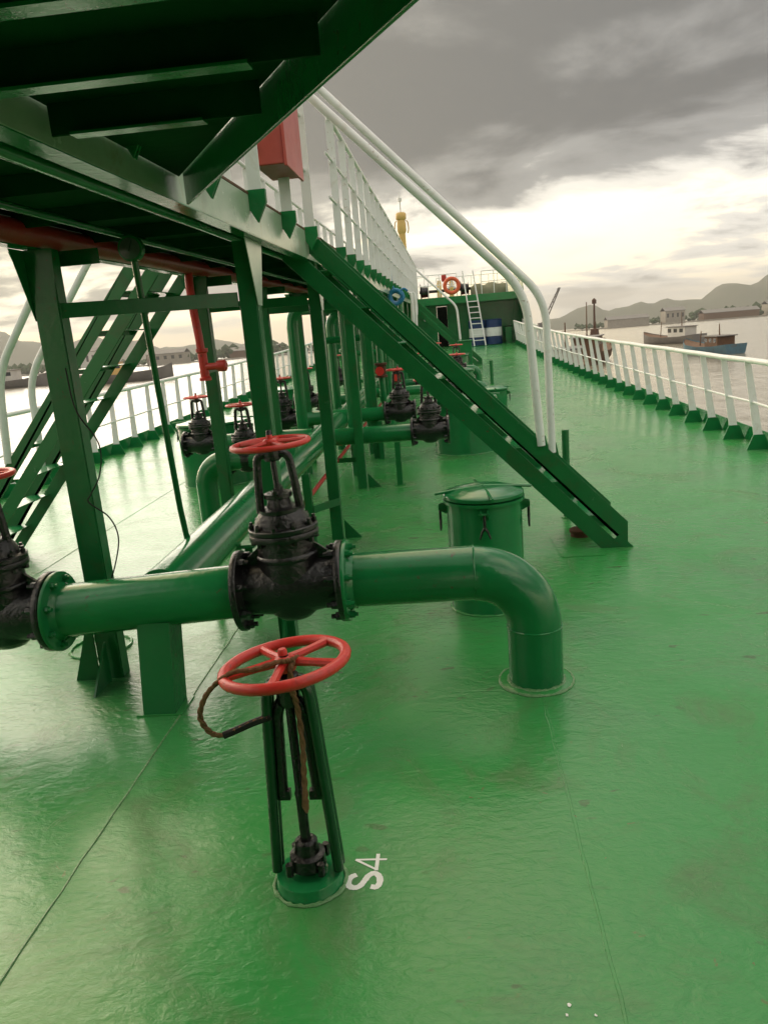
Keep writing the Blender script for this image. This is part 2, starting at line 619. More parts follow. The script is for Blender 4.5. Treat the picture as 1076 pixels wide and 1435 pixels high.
ridge(2, 40, 2600, [(7.5, 1.6, 36), (10, 2.2, 58), (14, 3.0, 62), (20, 4.0, 90), (27, 6, 120), (36, 6, 110)], 3, 'hills_starboard')
ridge(-46, -10, 3000, [(-40, 5, 110), (-31, 4, 150), (-24, 4, 110), (-16, 4, 70)], 8, 'hills_port')

# ------------------------------------------------------------------ overhead platform (top left) and catwalk
CX0, CX1 = -1.93, -0.90        # catwalk edges
CZ0, CZ1 = 2.17, 2.35          # underside of the girder, walking level
cat_y0, cat_y1 = -2.4, 26.0
cw = thing('catwalk', (-1.4, 3.0, 0), 'long raised green walkway on slanting posts running forward along the deck', 'walkway')
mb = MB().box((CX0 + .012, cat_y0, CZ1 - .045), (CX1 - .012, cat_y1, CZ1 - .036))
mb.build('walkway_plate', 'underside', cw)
for x in (CX0, CX1 - .008):
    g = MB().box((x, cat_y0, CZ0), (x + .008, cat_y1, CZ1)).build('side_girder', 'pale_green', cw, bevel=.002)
xs = CX1 - .068
MB().box((xs, cat_y0, CZ0 - .003), (CX1 - .001, cat_y1, CZ0 + .005)).build('girder_flange', 'green_paint', cw)
MB().box((CX0 + .001, cat_y0, CZ0 - .003), (CX0 + .068, cat_y1, CZ0 + .005)).build('girder_flange', 'green_paint', cw)
y = -2.0
while y < 25.5:
    MB().box((CX0 + .07, y, CZ1 - .115), (CX1 - .07, y + .008, CZ1 - .046)).build('floor_stiffener', 'underside', cw)
    y += 0.68
MB().tube([(-1.13, cat_y0, 2.225), (-1.13, 25.0, 2.225)], 0.024, 12).build('conduit', 'green_paint', cw)
MB().box((CX1 - .010, cat_y0, CZ1 + .001), (CX1 + .002, cat_y1, CZ1 + .012)).build('kerb_bar', 'wood_brown', cw)
MB().tube([(-1.52, cat_y0, 2.215), (-1.52, 25.0, 2.215)], 0.016, 10).build('conduit', 'green_steel', cw)


# posts of the catwalk with flared tops, and a tie beam between each pair
def cat_post(x, y, side):
    z0 = sheer(y)
    h = CZ0 - .004
    m = MB()
    # angle section: web across the ship, flange along it
    hw = .058 if (side < 0 and y < 5) else .043
    m.box((x - hw, y - .004, z0), (x + hw, y + .004, h))
    m.box((x + side * hw - .004, y + .005, z0), (x + side * hw + .004, y + .085, h))
    m.box((x - side * hw - .004, y + .005, z0), (x - side * hw + .004, y + .085, h))
    p = m.build('post', 'green_steel', cw, bevel=.0015)
    g = MB()
    fl, fr = (.135, .075) if side < 0 else (.048, .048)
    g.prism([(x - hw, y - .0075, h - .24), (x + hw, y - .0075, h - .24), (x + fr, y - .0075, h), (x - fl, y - .0075, h)], (0, .003, 0))
    g.build('gusset', 'green_steel', p)
    g = MB()
    xx = x + side * (hw + .005)
    g.prism([(xx, y + .003, h - .32), (xx, y + .087, h - .32), (xx, y + .22, h), (xx, y - .13, h)], (side * .004, 0, 0))
    g.build('gusset', 'pale_green' if side > 0 else 'green_steel', p)  # starboard gussets paler than their posts, sky reflection put into the colour
    return p


post_y = [(-1.0, -1.0), (3.63, 4.02), (6.02, 6.10), (8.08, 8.10), (9.95, 9.95), (12, 12), (14, 14), (16, 16), (18, 18), (20, 20), (22, 22), (24, 24)]
for yl, yr in post_y:
    cat_post(-1.87, yl, -1)
    cat_post(-1.00, yr, 1)
    m = MB()
    zb = 1.885 if yl < 5 else 1.93
    add_bar(m, (-1.815, yl + .015, zb), (-1.055, yr + .015, zb), 0.07, 0.012, (0, 0, 1))
    m.build('tie_beam', 'green_steel', cw, bevel=.002)
# foot brackets of the first port post
m = MB()
m.prism([(-1.93, 3.612, 0), (-2.06, 3.612, 0), (-1.925, 3.612, .40)], (0, .01, 0))
m.build('foot_bracket', 'green_steel', cw)
m = MB()
m.prism([(-1.87, 3.60, 0), (-1.87, 3.40, 0), (-1.87, 3.60, .22)], (.01, 0, 0))
m.build('foot_bracket', 'green_steel', cw)
m = MB()
m.prism([(-1.0, 4.0, 0), (-1.0, 3.85, 0), (-1.0, 4.0, .30)], (.008, 0, 0))
m.build('foot_bracket', 'green_steel', cw)
for yy in (6.10, 8.10):
    m = MB()
    m.prism([(-.94, yy + .04, 0), (-.80, yy + .04, 0), (-.94, yy + .04, .16)], (0, .008, 0))
    m.build('foot_bracket', 'green_steel', cw)


# white handrail of the catwalk: wide flat posts welded to the outside of the girder by pointed green brackets
def rail_post(x, y, side):
    xc = x + side * .028
    m = MB().box((xc - .032, y - .005, CZ1 - .06), (xc + .032, y + .005, 3.375))
    p = m.build('rail_post', 'white_paint', cw, bevel=.001)
    b = MB()
    for q in (-1, 1):
        xo = xc - .050
        b.prism([(xo, y + q * .006, CZ1 + .02), (xo + .10, y + q * .006, CZ1 + .02), (xo + .10, y + q * .006, CZ1 - .04), (xo + .05, y + q * .006, CZ1 - .13), (xo, y + q * .006, CZ1 - .04)], (0, q * .008, 0))
    b.box((xc - .034, y - .0062, CZ1 - .05), (xc + .034, y + .0062, CZ1 + .01))
    b.build('bracket', 'green_paint', p, bevel=.002)


ry = []
y = 3.87 - .76 * 3
while y < 25.9:
    if not 5.55 < y < 6.35:
        ry.append(y)
    y += .76 if y > 6.3 or y < 5 else .76
for y in ry:
    rail_post(CX1 + .006, y, 1)
    rail_post(CX0 - .006, y, -1)
for x in (CX1 + .034, CX0 - .034):
    for ya, yb in ((1.59, 5.42), (6.52, 25.6)):
        for z, r in ((3.39, .022), (3.05, .011), (2.72, .011)):
            MB().tube([(x, ya, z), (x, yb, z)], r, 10).build('handrail' if r > .02 else 'mid_rail', 'white_paint', cw)

# flared platform over the camera, at catwalk level
pf = thing('overhead_platform', (-.5, 0, 0), 'dark green three-cornered platform overhead, seen from below with stiffeners', 'platform')
k = (2.764 - 1.285) / (.857 - .027)
xe = -.027 + (1.285 + 2.4) / k
mb = MB()
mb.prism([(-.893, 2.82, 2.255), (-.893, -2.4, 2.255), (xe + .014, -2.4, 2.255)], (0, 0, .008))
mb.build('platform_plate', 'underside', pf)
dv = Vector((xe + .893, -2.4 - 2.80, 0)).normalized()
mb = MB()
add_bar(mb, Vector((-.868, 2.80, 2.211)), Vector((xe + .014, -2.4, 2.211)), .106, .010, (0, 0, 1))
mb.build('edge_bar', 'green_paint', pf, bevel=.002)
yv = 1.888
while yv > -2.2:
    xr = -.893 + (2.80 - yv) / k - .006
    m = MB().box((-.885, yv - .004, 2.185), (xr, yv + .004, 2.2545))
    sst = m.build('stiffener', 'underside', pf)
    m = MB().box((-.83, yv - .030, 2.178), (xr - .13, yv + .012, 2.184))
    m.build('flange', 'green_paint', sst)
    yv -= .335

# ------------------------------------------------------------------ stairs
def stair(name, loc, label, x_top, z_top, slope, dirx, y0, y1, depth, x_land, nt_, foot_z=0.0, railpts=(), cat_x=None):
    """stringers made of two flat bars with a slit between; upper edge passes (x_top, z_top)"""
    st = thing(name, loc, label, 'stairs')
    L = Vector((dirx, 0, -slope)).normalized()
    N = Vector((-L.z * 0 + slope * dirx, 0, 1)).normalized()       # up, square to the run
    N = Vector((dirx * slope, 0, 1)).normalized()
    SL = .042
    bw = (depth - SL) / 2
    for y in (y0, y1):
        for kbar, off in enumerate((0, bw + SL)):
            # polygon in the xz plane, clipped at the deck
            p0 = Vector((x_top, y, z_top)) - N * off
            p1 = p0 - N * bw

            def foot(p, z):
                return p + L * ((p.z - z) / -L.z)
            zf = foot_z
            top_run = []
            if kbar == 0:
                f0 = foot(p0, zf + .19)
                f1 = foot(p1, zf + .0)
                lowx = f0.x
                pts = [p0, f0, Vector((lowx, y, zf)), Vector((f1.x, y, zf)), p1]
                if cat_x is not None:
                    pts = [Vector((cat_x, y, z_top)), p0, f0, Vector((lowx, y, zf)), Vector((f1.x, y, zf)), p1 + Vector((0, 0, 0)), Vector((cat_x, y, p1.z))]
                    if abs(p1.x - cat_x) < .02:
                        pts.pop()
            else:
                f0, f1 = foot(p0, zf), foot(p1, zf)
                pts = [p0, f0, f1, p1]
            m = MB()
            m.prism(pts, (0, .010, 0))
            m.build('stringer', 'green_steel', st, bevel=.0015)
        # solid foot closing the slit just above the deck
        q0 = Vector((x_top, y, z_top)) - N * (bw - .01)
        q1 = Vector((x_top, y, z_top)) - N * (bw + SL + .01)
        fp = MB().prism([foot(q0, foot_z + .10), foot(q0, foot_z), foot(q1, foot_z), foot(q1, foot_z + .06)], (0, .004, 0))
        fp.v = [(v[0], v[1] - .0045, v[2]) for v in fp.v]
        fp.build('foot', 'green_steel', st)
    # treads sit in the slit between the bars
    run = (z_top - foot_z)
    for i in range(1, nt_ + 1):
        z = z_top - .02 - run * i / (nt_ + 1)
        # middle of the slit at this height
        c = Vector((x_top, 0, z_top)) - N * (bw + SL / 2)
        x = c.x + (c.z - z) / slope * dirx
        m = MB()
        m.box((x - .085, y0 + .011, z - .004), (x + .085, y1 - .001, z + .004))
        m.box((x + dirx * .081 - .004, y0 + .011, z - .034), (x + dirx * .081 + .004, y1 - .001, z - .0041))
        m.build('tread', 'green_paint', st, bevel=.001)
    for pts, r in railpts:
        MB().tube(fillet(pts, .20), r, 14).build('handrail', 'white_paint', st)
    return st


s1 = stair('deck_stair', (1.0, 5.7, 0), 'green stair with white handrails coming down to the open deck beside the hatches', -.90, 2.372, 1.035, 1, 5.47, 6.07, .27, 1.2, 8, cat_x=-1.03,
           railpts=[([(-.89, 5.475, 3.27), (.54, 5.475, 1.845), (.615, 5.475, .78)], .029),
                    ([(-.90, 6.075, 3.475), (.745, 6.075, 1.80), (.765, 6.075, .62)], .029)])
# small green socket plates where the handrail posts meet the stringer
for (x, y, z) in ((.615, 5.475, .78), (.765, 6.075, .63)):
    m = MB()
    m.prism([(x - .06, y - .006, z - .06), (x + .06, y - .006, z - .08), (x + .03, y - .006, z + .07), (x - .03, y - .006, z + .07)], (0, .004, 0))
    m.build('socket_plate', 'green_steel', s1)
s2 = stair('deck_stair', (-3.6, 6, 0), 'green open-tread stair behind the pressure gauge rod, leaning down to the left', -2.16, 2.36, 1.17, -1, 5.58, 6.28, .235, -3.6, 8,
           railpts=[([(-2.0, 5.585, 3.45), (-3.34, 5.585, 1.58), (-3.40, 5.585, .90)], .029),
                    ([(-2.0, 6.285, 3.45), (-3.50, 6.285, 1.50), (-3.52, 6.285, .75)], .029)])
m = MB().box((-2.17, 5.58, 2.345), (-1.94, 6.29, 2.352))
m.build('landing_plate', 'green_paint', s2)

# ------------------------------------------------------------------ valves, pipes
def make_wheel(parent, r, z, rt_=.0135, nsp=5, phase=0.3, x=0, y=0, m='red_paint'):
    off = Vector(parent.location) if parent.parent is None else Vector((0, 0, 0))
    c = Vector((x, y, z)) + off
    w = MB()
    w.tube([c + Vector((r * math.cos(2 * math.pi * i / 40), r * math.sin(2 * math.pi * i / 40), 0)) for i in range(40)], rt_, 10, closed=True)
    wh = w.build('handwheel', m, parent)
    for i in range(nsp):
        a = phase + 2 * math.pi * i / nsp
        d = Vector((math.cos(a), math.sin(a), 0))
        s = MB()
        s.tube([c + d * .018 + Vector((0, 0, .008)), c + d * r * .5 + Vector((0, 0, .004)), c + d * r], [rt_ * .95, rt_ * .75, rt_ * .85], 8)
        s.build('spoke', m, wh)
    h = MB().lathe([(.030, -.022), (.034, -.015), (.034, .014), (.026, .022), (.014, .024), (.014, .040), (.011, .046)], c, 'z', 16)
    h.build('hub', m, wh)
    return wh


def make_valve(name, label, loc, detail=True, group='black gate valves with red handwheels'):
    v = thing(name, loc, label, 'valve', group)
    L = Vector(loc)
    b = MB()
    b.lathe([(.120, -.215), (.122, -.15), (.130, -.09), (.134, 0), (.130, .09), (.122, .15), (.120, .215)], L, 'x', 28)
    b.lathe([(.035, -.160), (.075, -.153), (.115, -.12), (.142, -.03), (.146, .06), (.140, .14), (.134, .20), (.134, .240)], L, 'z', 28, 1.0, .86)
    b.lathe([(.137, .135), (.146, .145), (.146, .160), (.137, .170)], L, 'z', 28, 1.0, .86)
    for s in (-1, 1):      # ribs running from the neck to the flanges
        b.prism([L + Vector((s * .12, -.008, .215)), L + Vector((s * .228, -.008, .13)), L + Vector((s * .228, -.008, .09)), L + Vector((s * .12, -.008, .06))], (0, .016, 0))
    b.build('body', 'black_paint', v, angle=50)
    for s in (-1, 1):
        f = MB().lathe([(.112, s * .205), (.135, s * .222), (.190, s * .226), (.1925, s * .230), (.1925, s * .252), (.190, s * .256)], L, 'x', 36)
        fl = f.build('flange', 'black_paint', v, bevel=0)
        if detail:
            for i in range(8):
                a = 2 * math.pi * (i + .5) / 8
                c = L + Vector((0, .164 * math.cos(a), .164 * math.sin(a)))
                bt = MB().lathe([(.0195, s * .196), (.0195, s * .2265)], c, 'x', 6).lathe([(.012, s * .176), (.012, s * .198)], c, 'x', 8)
                bt.build('bolt', 'black_paint', fl)
    bf = MB().lathe([(.134, .238), (.160, .243), (.163, .247), (.163, .268), (.160, .2725)], L, 'z', 32, 1.0, .88)
    bf.lathe([(.160, .2745), (.163, .278), (.163, .296), (.158, .301), (.132, .303), (.124, .335), (.104, .366), (.098, .378)], L, 'z', 32, 1.0, .88)
    bo = bf.build('bonnet', 'black_paint', v)
    if detail:
        for i in range(10):
            a = 2 * math.pi * (i + .3) / 10
            c = L + Vector((.146 * math.cos(a), .146 * .88 * math.sin(a), 0))
            bt = MB().lathe([(.0135, .296), (.0135, .318)], c, 'z', 6).lathe([(.009, .318), (.008, .332)], c, 'z', 8).lathe([(.0135, .222), (.0135, .245)], c, 'z', 6).lathe([(.007, .23), (.007, .31)], c, 'z', 6)
            bt.build('bolt', 'black_paint', bo)
    g = MB().lathe([(.098, .368), (.100, .385), (.060, .392), (.052, .43), (.066, .435), (.066, .455), (.030, .460)], L, 'z', 20)
    for s in (-1, 1):      # gland bolts
        g.lathe([(.010, .385), (.010, .485)], L + Vector((0, s * .052, 0)), 'z', 8)
        g.lathe([(.017, .455), (.017, .472)], L + Vector((0, s * .052, 0)), 'z', 6)
    g.build('gland', 'black_paint', v)
    yk = MB()
    for s in (-1, 1):
        pts = fillet([L + Vector((s * .094, 0, .365)), L + Vector((s * .082, 0, .53)), L + Vector((s * .072, 0, .632)), L + Vector((0, 0, .640))], .035, 5)
        yk.tube(pts, [.0195] * len(pts), 10)
    yk.lathe([(.034, .605), (.040, .612), (.040, .652), (.030, .660)], L, 'z', 18)
    yk.build('yoke', 'black_paint', v)
    MB().lathe([(.0135, .38), (.0135, .738), (.010, .745)], L, 'z', 12).build('stem', 'black_paint', v)
    make_wheel(v, .172, .682)
    v.scale = (1, 1, 1)
    return v


def clone(v, loc, label, scale=1.0, rz=0.0, wheel_rot=0.0):
    c = copy_tree(v)
    c.location = loc
    c.scale = (scale,) * 3
    c.rotation_euler = (0, 0, rz)
    c['label'] = label
    return c


VA = make_valve('gate_valve', 'large black gate valve with red handwheel above the cross pipe, nearest whole one', (-.80, 3.42, .535))
VB = clone(VA, (-2.205, 3.35, .482), 'black gate valve with red handwheel, cut off by the left edge of the photo')
VA.rotation_euler = (0, R(-2.2), R(2))
VB.rotation_euler = (0, R(-1.5), R(2))


def pipe_thing(name, label, pts, r, loc, group=None, m='green_paint', seg=32, cat='pipe'):
    t = thing(name, loc, label, cat, group)
    MB().tube(pts, r, seg).build('pipe_run', m, t, angle=60)
    return t


def weld_ring(t, c, axis, r, w=.006, m='green_paint'):
    c, ax = Vector(c), Vector(axis).normalized()
    ref = Vector((0, 0, 1)) if abs(ax.z) < .9 else Vector((1, 0, 0))
    u = ax.cross(ref).normalized()
    v = ax.cross(u)
    rnd = random.Random(int(c.x * 971 + c.y * 131 + c.z * 57))
    MB().tube([c + (u * math.cos(2 * math.pi * i / 60) + v * math.sin(2 * math.pi * i / 60)) * (r + w * rnd.uniform(-.3, .3)) for i in range(60)], [w * rnd.uniform(.6, 1.35) for i in range(60)], 6, closed=True).build('weld_bead', m, t)


def pipe_flange(t, c, d, r=.1925, th=.020, m='green_paint', bolts=8, hub=.145):
    """flange disc at c facing along +/-x"""
    prof = [(hub - .02, -.03 * d), (hub, 0), (r - .002, .003 * d), (r, .006 * d), (r, th * d), (r - .003, (th + .002) * d)]
    f = MB().lathe(prof, c, 'x', 36).build('flange', m, t)
    for i in range(bolts):
        a = 2 * math.pi * (i + .5) / bolts
        cc = Vector(c) + Vector((0, .160 * math.cos(a), .160 * math.sin(a)))
        MB().lathe([(.0165, -.018 * d), (.0165, .0025 * d)], cc, 'x', 6).lathe([(.010, -.032 * d), (.010, -.018 * d)], cc, 'x', 8).build('bolt', m, f)
    return f


# port spool: from the left valve's flange to the big valve
r0 = .128
aL, aR = Vector((-1.945, 3.355, .488)), Vector((-1.062, 3.41, .524))
sp = thing('pipe_spool', (-1.4, 3.4, 0), 'thick green pipe between the two nearest black valves, over a plate leg', 'pipe')
MB().tube([aL + Vector((.03, 0, 0)), aR], r0, 36).build('pipe_run', 'green_paint', sp, angle=60)
pipe_flange(sp, aL + Vector((.030, 0, 0)), -1)
# long header runs forward from a tee
hd = thing('header_pipe', (-1.46, 6, 0), 'long thick green pipe running forward under the catwalk to the forecastle', 'pipe')
HX, HZ = -1.455, .535
pts = [(HX, 3.46, .515)] + [(HX, y, HZ + sheer(y)) for y in range(5, 31)]
MB().tube(pts, .125, 32).build('pipe_run', 'green_paint', hd, angle=60)
for y in (5.55, 11.2, 17):
    weld_ring(hd, (HX, y, HZ + sheer(y)), (0, 1, 0), .125, .004)
# starboard spool and elbow down through the deck
EX, EY = .325, 3.42
aS = Vector((-.518, 3.43, .543))
ez = .548
bend = .265
path = [aS, Vector((EX - bend, EY + .012, ez))]
path += arc((EX - bend, EY, ez - bend), (0, 0, 1), (1, 0, 0), bend, 0, math.pi / 2, 14)[1:]
path.append(Vector((EX, EY, 0)))
sb = thing('elbow_pipe', (EX, EY, 0), 'thick green pipe bending down through the deck in front of the lidded hatch', 'pipe')
MB().tube(path, .127, 40).build('pipe_run', 'green_paint', sb, angle=60)
weld_ring(sb, (EX - bend, EY + .010, ez), (1, 0, 0), .1265, .0045)
weld_ring(sb, (EX, EY, ez - bend), (0, 0, 1), .1265, .0045)
weld_ring(sb, (EX, EY, .004), (0, 0, 1), .131, .010, 'weld_highlight')
pipe_flange(sb, aS + Vector((-.004, 0, 0)), -1)
MB().lathe([(.128, .001), (.172, .001), (.172, .006), (.168, .008), (.128, .008)], (EX, EY, 0), 'z', 40, cap=False).build('doubler_plate', 'deck_paint', sb)
weld_ring(sb, (EX, EY, .003), (0, 0, 1), .173, .007, 'weld_highlight')

# plate leg under the port spool
lg = thing('pipe_support', (-1.45, 3.3, 0), 'short dark green channel leg under the nearest thick pipe', 'pipe support')
m = MB()
def slant(x0, x1, ya, yb, ht):
    sh = .085
    m.prism([(x0, ya, 0), (x1, ya, 0), (x1, yb, 0), (x0, yb, 0)], (0, 0, .001))
    k0 = len(m.v)
    m.add([(x0, ya, .001), (x1, ya, .001), (x1, yb, .001), (x0, yb, .001), (x0 + .0, ya + sh, ht), (x1, ya + sh, ht), (x1, yb + sh, ht), (x0, yb + sh, ht)],
          [(0, 3, 2, 1), (4, 5, 6, 7), (0, 1, 5, 4), (1, 2, 6, 5), (2, 3, 7, 6), (3, 0, 4, 7)])


slant(-1.528, -1.372, 3.195, 3.205, .43)
slant(-1.382, -1.372, 3.2055, 3.36, .43)
slant(-1.528, -1.518, 3.2055, 3.36, .43)
m.build('channel', 'green_steel', lg, bevel=.002)
MB().box((-1.56, 3.19, .0005), (-1.34, 3.38, .007)).build('foot_plate', 'deck_paint', lg)

# cross pipes farther forward with their valves
def cross_pipe(y, x0, x1, z, label, r=.092):
    t = thing('cross_pipe', ((x0 + x1) / 2, y, 0), label, 'pipe', 'cross pipes off the long header')
    MB().tube([(x0, y, z), (x1, y, z)], r, 24).build('pipe_run', 'green_paint', t, angle=60)
    return t


def leg(x, y, z, label, w=.06):
    t = thing('pipe_support', (x, y, 0), label, 'pipe support', 'legs under the cross pipes')
    z0 = sheer(y)
    m = MB()
    m.box((x - w / 2, y - .004, z0), (x + w / 2, y + .004, z))
    m.box((x + w / 2 - .006, y + .0045, z0), (x + w / 2, y + w, z))
    m.build('angle_bar', 'green_steel', t, bevel=.001)
    MB().box((x - w, y - .04, z0 + .001), (x + w, y + w + .03, z0 + .008)).build('foot_plate', 'deck_paint', t)
    return t


c1 = cross_pipe(8.25, -1.40, -.42, .555, 'green cross pipe ending in the black valve nearest the stair')
c1b = cross_pipe(8.15, -2.56, -1.50, .60, 'green cross pipe to the black valve in front of the left hatch', .085)
c2 = cross_pipe(9.95, -2.02, -.82, .585, 'green cross pipe behind, between the second pair of black valves')
leg(-.60, 8.16, .47, 'thin green leg under the cross pipe, just left of the stair-side valve')
leg(-1.62, 8.05, .51, 'green leg under the left cross pipe behind the header')
leg(-.93, 9.86, .50, 'thin green leg under the second cross pipe from the stair')
m = MB()
add_bar(m, (-1.35, 8.22, .30), (-.96, 8.22, .30), .05, .008, (0, 0, 1))
m.build('brace', 'green_steel', c1)
clone(VA, (-.24, 8.25, .555), 'black gate valve seen under the stair, beside the wide hatch', .80)
clone(VA, (-.655, 9.95, .585), 'black gate valve left of the stair, one row behind the first', .80)
clone(VA, (-2.72, 8.15, .60), 'black gate valve in front of the left hatch, leftmost of the far row', .74)
clone(VA, (-2.18, 9.95, .585), 'black gate valve standing behind the second green post from the left', .80)
# left elbow group
ep = [Vector((-1.40, 6.75, .62)), Vector((-2.05, 6.75, .62))] + arc((-2.05, 6.75, .62 - .21), (0, 0, 1), (-1, 0, 0), .21, 0, math.pi / 2, 10)[1:] + [Vector((-2.26, 6.75, 0))]
pipe_thing('elbow_pipe', 'thinner green pipe bending down to the deck left of the header, behind the gauge rod', ep, .095, (-2.26, 6.75, 0), seg=24)
clone(VA, (-1.86, 6.75, .62), 'black gate valve behind the nearest red handwheel, on the left elbow pipe', .72)
leg(-1.62, 6.70, .53, 'thin green leg under the left elbow pipe')

# H-shaped pipe rest on the right of the header
pr_ = thing('pipe_rest', (-1.12, 5.75, 0), 'H-shaped green pipe rest between the header and the stair post', 'pipe support')
m = MB()
m.box((-1.19, 5.82, 0), (-1.13, 5.828, .62))
m.box((-1.136, 5.8285, 0), (-1.13, 5.88, .62))
m.build('upright', 'green_steel', pr_, bevel=.001)
m = MB()
add_bar(m, (-1.125, 5.835, .33), (-.95, 6.09, .33), .06, .008, (0, 0, 1))
m.build('cross_bar', 'green_steel', pr_)
add_bar(m, (-1.40, 5.822, .40), (-1.192, 5.822, .40), .06, .008, (0, 0, 1))
m = MB()
add_bar(m, (-1.58, 5.822, .385), (-1.192, 5.822, .385), .05, .008, (0, 0, 1))
m.build('saddle_bar', 'green_steel', pr_)
for yy in (4.6, 10.9, 13.0, 15.2, 18.8, 21.5):
    t = thing('pipe_rest', (HX, yy, 0), {4.6: 'low green rest under the header right behind the nearest big valve', 10.9: 'low green header rest just past the second cross pipe'}.get(yy, 'low green header rest, number %s counting forward from the second cross pipe' % {13.0: 'two', 15.2: 'three', 18.8: 'four', 21.5: 'five'}[yy] if yy > 11 else ''), 'pipe support', 'header rests')
    m = MB()
    z0 = sheer(yy)
    for xx in (HX - .14, HX + .10):
        m.box((xx, yy, z0), (xx + .05, yy + .008, z0 + .40))
    m.build('uprights', 'green_steel', t)
    MB().box((HX - .16, yy - .02, z0 + .398), (HX + .17, yy + .03, z0 + .408)).build('saddle_bar', 'green_steel', t)

# red fire main under the port edge of the catwalk, with a drop pipe
fm = thing('fire_main', (-1.9, 5, 0), 'dark red pipe slung below the left edge of the raised walkway', 'pipe')
MB().tube([(-1.855, -2.3, 2.226), (-1.855, 25, 2.226)], .054, 20).build('pipe_run', 'dull_red', fm, angle=60)
for yy in (3.72, 6.12, 8.2, 10.05, 12.1, 14.1):
    MB().box((-1.92, yy + .095, 2.10), (-1.66, yy + .103, 2.172)).build('hanger', 'green_steel', fm)
dp = thing('drop_pipe', (-1.82, 5.7, 0), 'bright red drop pipe beside the second green post, feeding a red hydrant', 'pipe')
MB().tube(fillet([(-1.855, 5.78, 2.20), (-1.855, 5.76, 2.10), (-1.845, 5.74, 1.90), (-1.825, 5.72, 1.75), (-1.815, 5.72, 1.40)], .08), .030, 16).build('pipe_run', 'red_paint', dp)
m = MB().lathe([(.045, 0), (.045, .02), (.034, .03), (.034, .20), (.045, .21), (.045, .235)], (-1.815, 5.72, 1.40), 'z', 16)
m.tube([(-1.815, 5.72, 1.50), (-1.70, 5.70, 1.50)], .026, 12)
m.build('hydrant_body', 'red_paint', dp)
m = MB().lathe([(.040, -.705 + .70), (.043, .02), (.043, .055), (.030, .065)], (-1.70, 5.70, 1.50), 'x', 14)
m.build('outlet_cap', 'red_paint', dp)
MB().box((-1.835, 5.745, 1.45), (-1.80, 6.02, 1.475)).build('bracket', 'green_steel', dp)
# thin red line beside the header
t = thing('thin_red_pipe', (-1.3, 7, 0), 'thin red line running low along the right side of the header', 'pipe')
MB().tube([(-1.27, 4.9, .30)] + [(-1.27, y, .30 + sheer(y)) for y in range(6, 24)], .020, 12).build('pipe_run', 'dull_red', t)
for yy in (5.83, 10.91, 15.21):
    MB().box((-1.36, yy, .272 + sheer(yy)), (-1.24, yy + .03, .279 + sheer(yy))).build('clip', 'green_steel', t)

# pressure gauge on a tall rod rising from the header
gt = thing('pressure_gauge', (-1.535, 4.12, 0), 'round grey gauge on a tall thin green rod under the walkway edge', 'gauge')
gtop = Vector((-1.485, 3.82, 2.10))
MB().tube([(-1.53, 4.10, .61), (-1.53, 4.06, .80), gtop], .0165, 12).build('rod', 'green_steel', gt)
c = gtop + Vector((0, -.02, .05))
MB().lathe([(.050, -.020), (.060, -.018), (.060, .022), (.056, .026)], c, 'y', 28).build('case', 'green_steel', gt)
dl = MB().lathe([(.048, -.0215), (.050, -.0206)], c, 'y', 28).build('dial', 'gauge_face', gt)
m = MB()
add_bar(m, c + Vector((-.005, -.0225, -.012)), c + Vector((.015, -.0225, .036)), .004, .001, (1, 0, 0))
m.build('needle', 'rubber', dl)

# gooseneck vent pipes under the walkway
gn = pipe_thing('gooseneck_pipe', 'tall green gooseneck pipe rising left of the stair post and bending over', fillet([(-1.80, 9.2, 0), (-1.80, 9.2, 1.98), (-1.13, 9.2, 1.98), (-1.13, 9.2, 1.70)], .22, 10), .068, (-1.80, 9.2, 0), seg=20)
pipe_thing('gooseneck_pipe', 'second green gooseneck pipe, farther forward under the walkway', fillet([(-1.62, 11.0, 0), (-1.62, 11.0, 1.90), (-1.15, 11.0, 1.90), (-1.15, 11.0, .60)], .20, 10), .060, (-1.62, 11, 0), seg=18)
pipe_thing('riser_pipe', 'plain upright green riser just left of the third walkway post', [(-1.15, 8.9, 0), (-1.15, 8.9, 2.16)], .055, (-1.15, 8.9, 0), seg=18)
pipe_thing('riser_pipe', 'plain upright green riser beside the fourth walkway post', [(-1.10, 10.4, 0), (-1.10, 10.4, 2.16)], .055, (-1.10, 10.4, 0), seg=18)

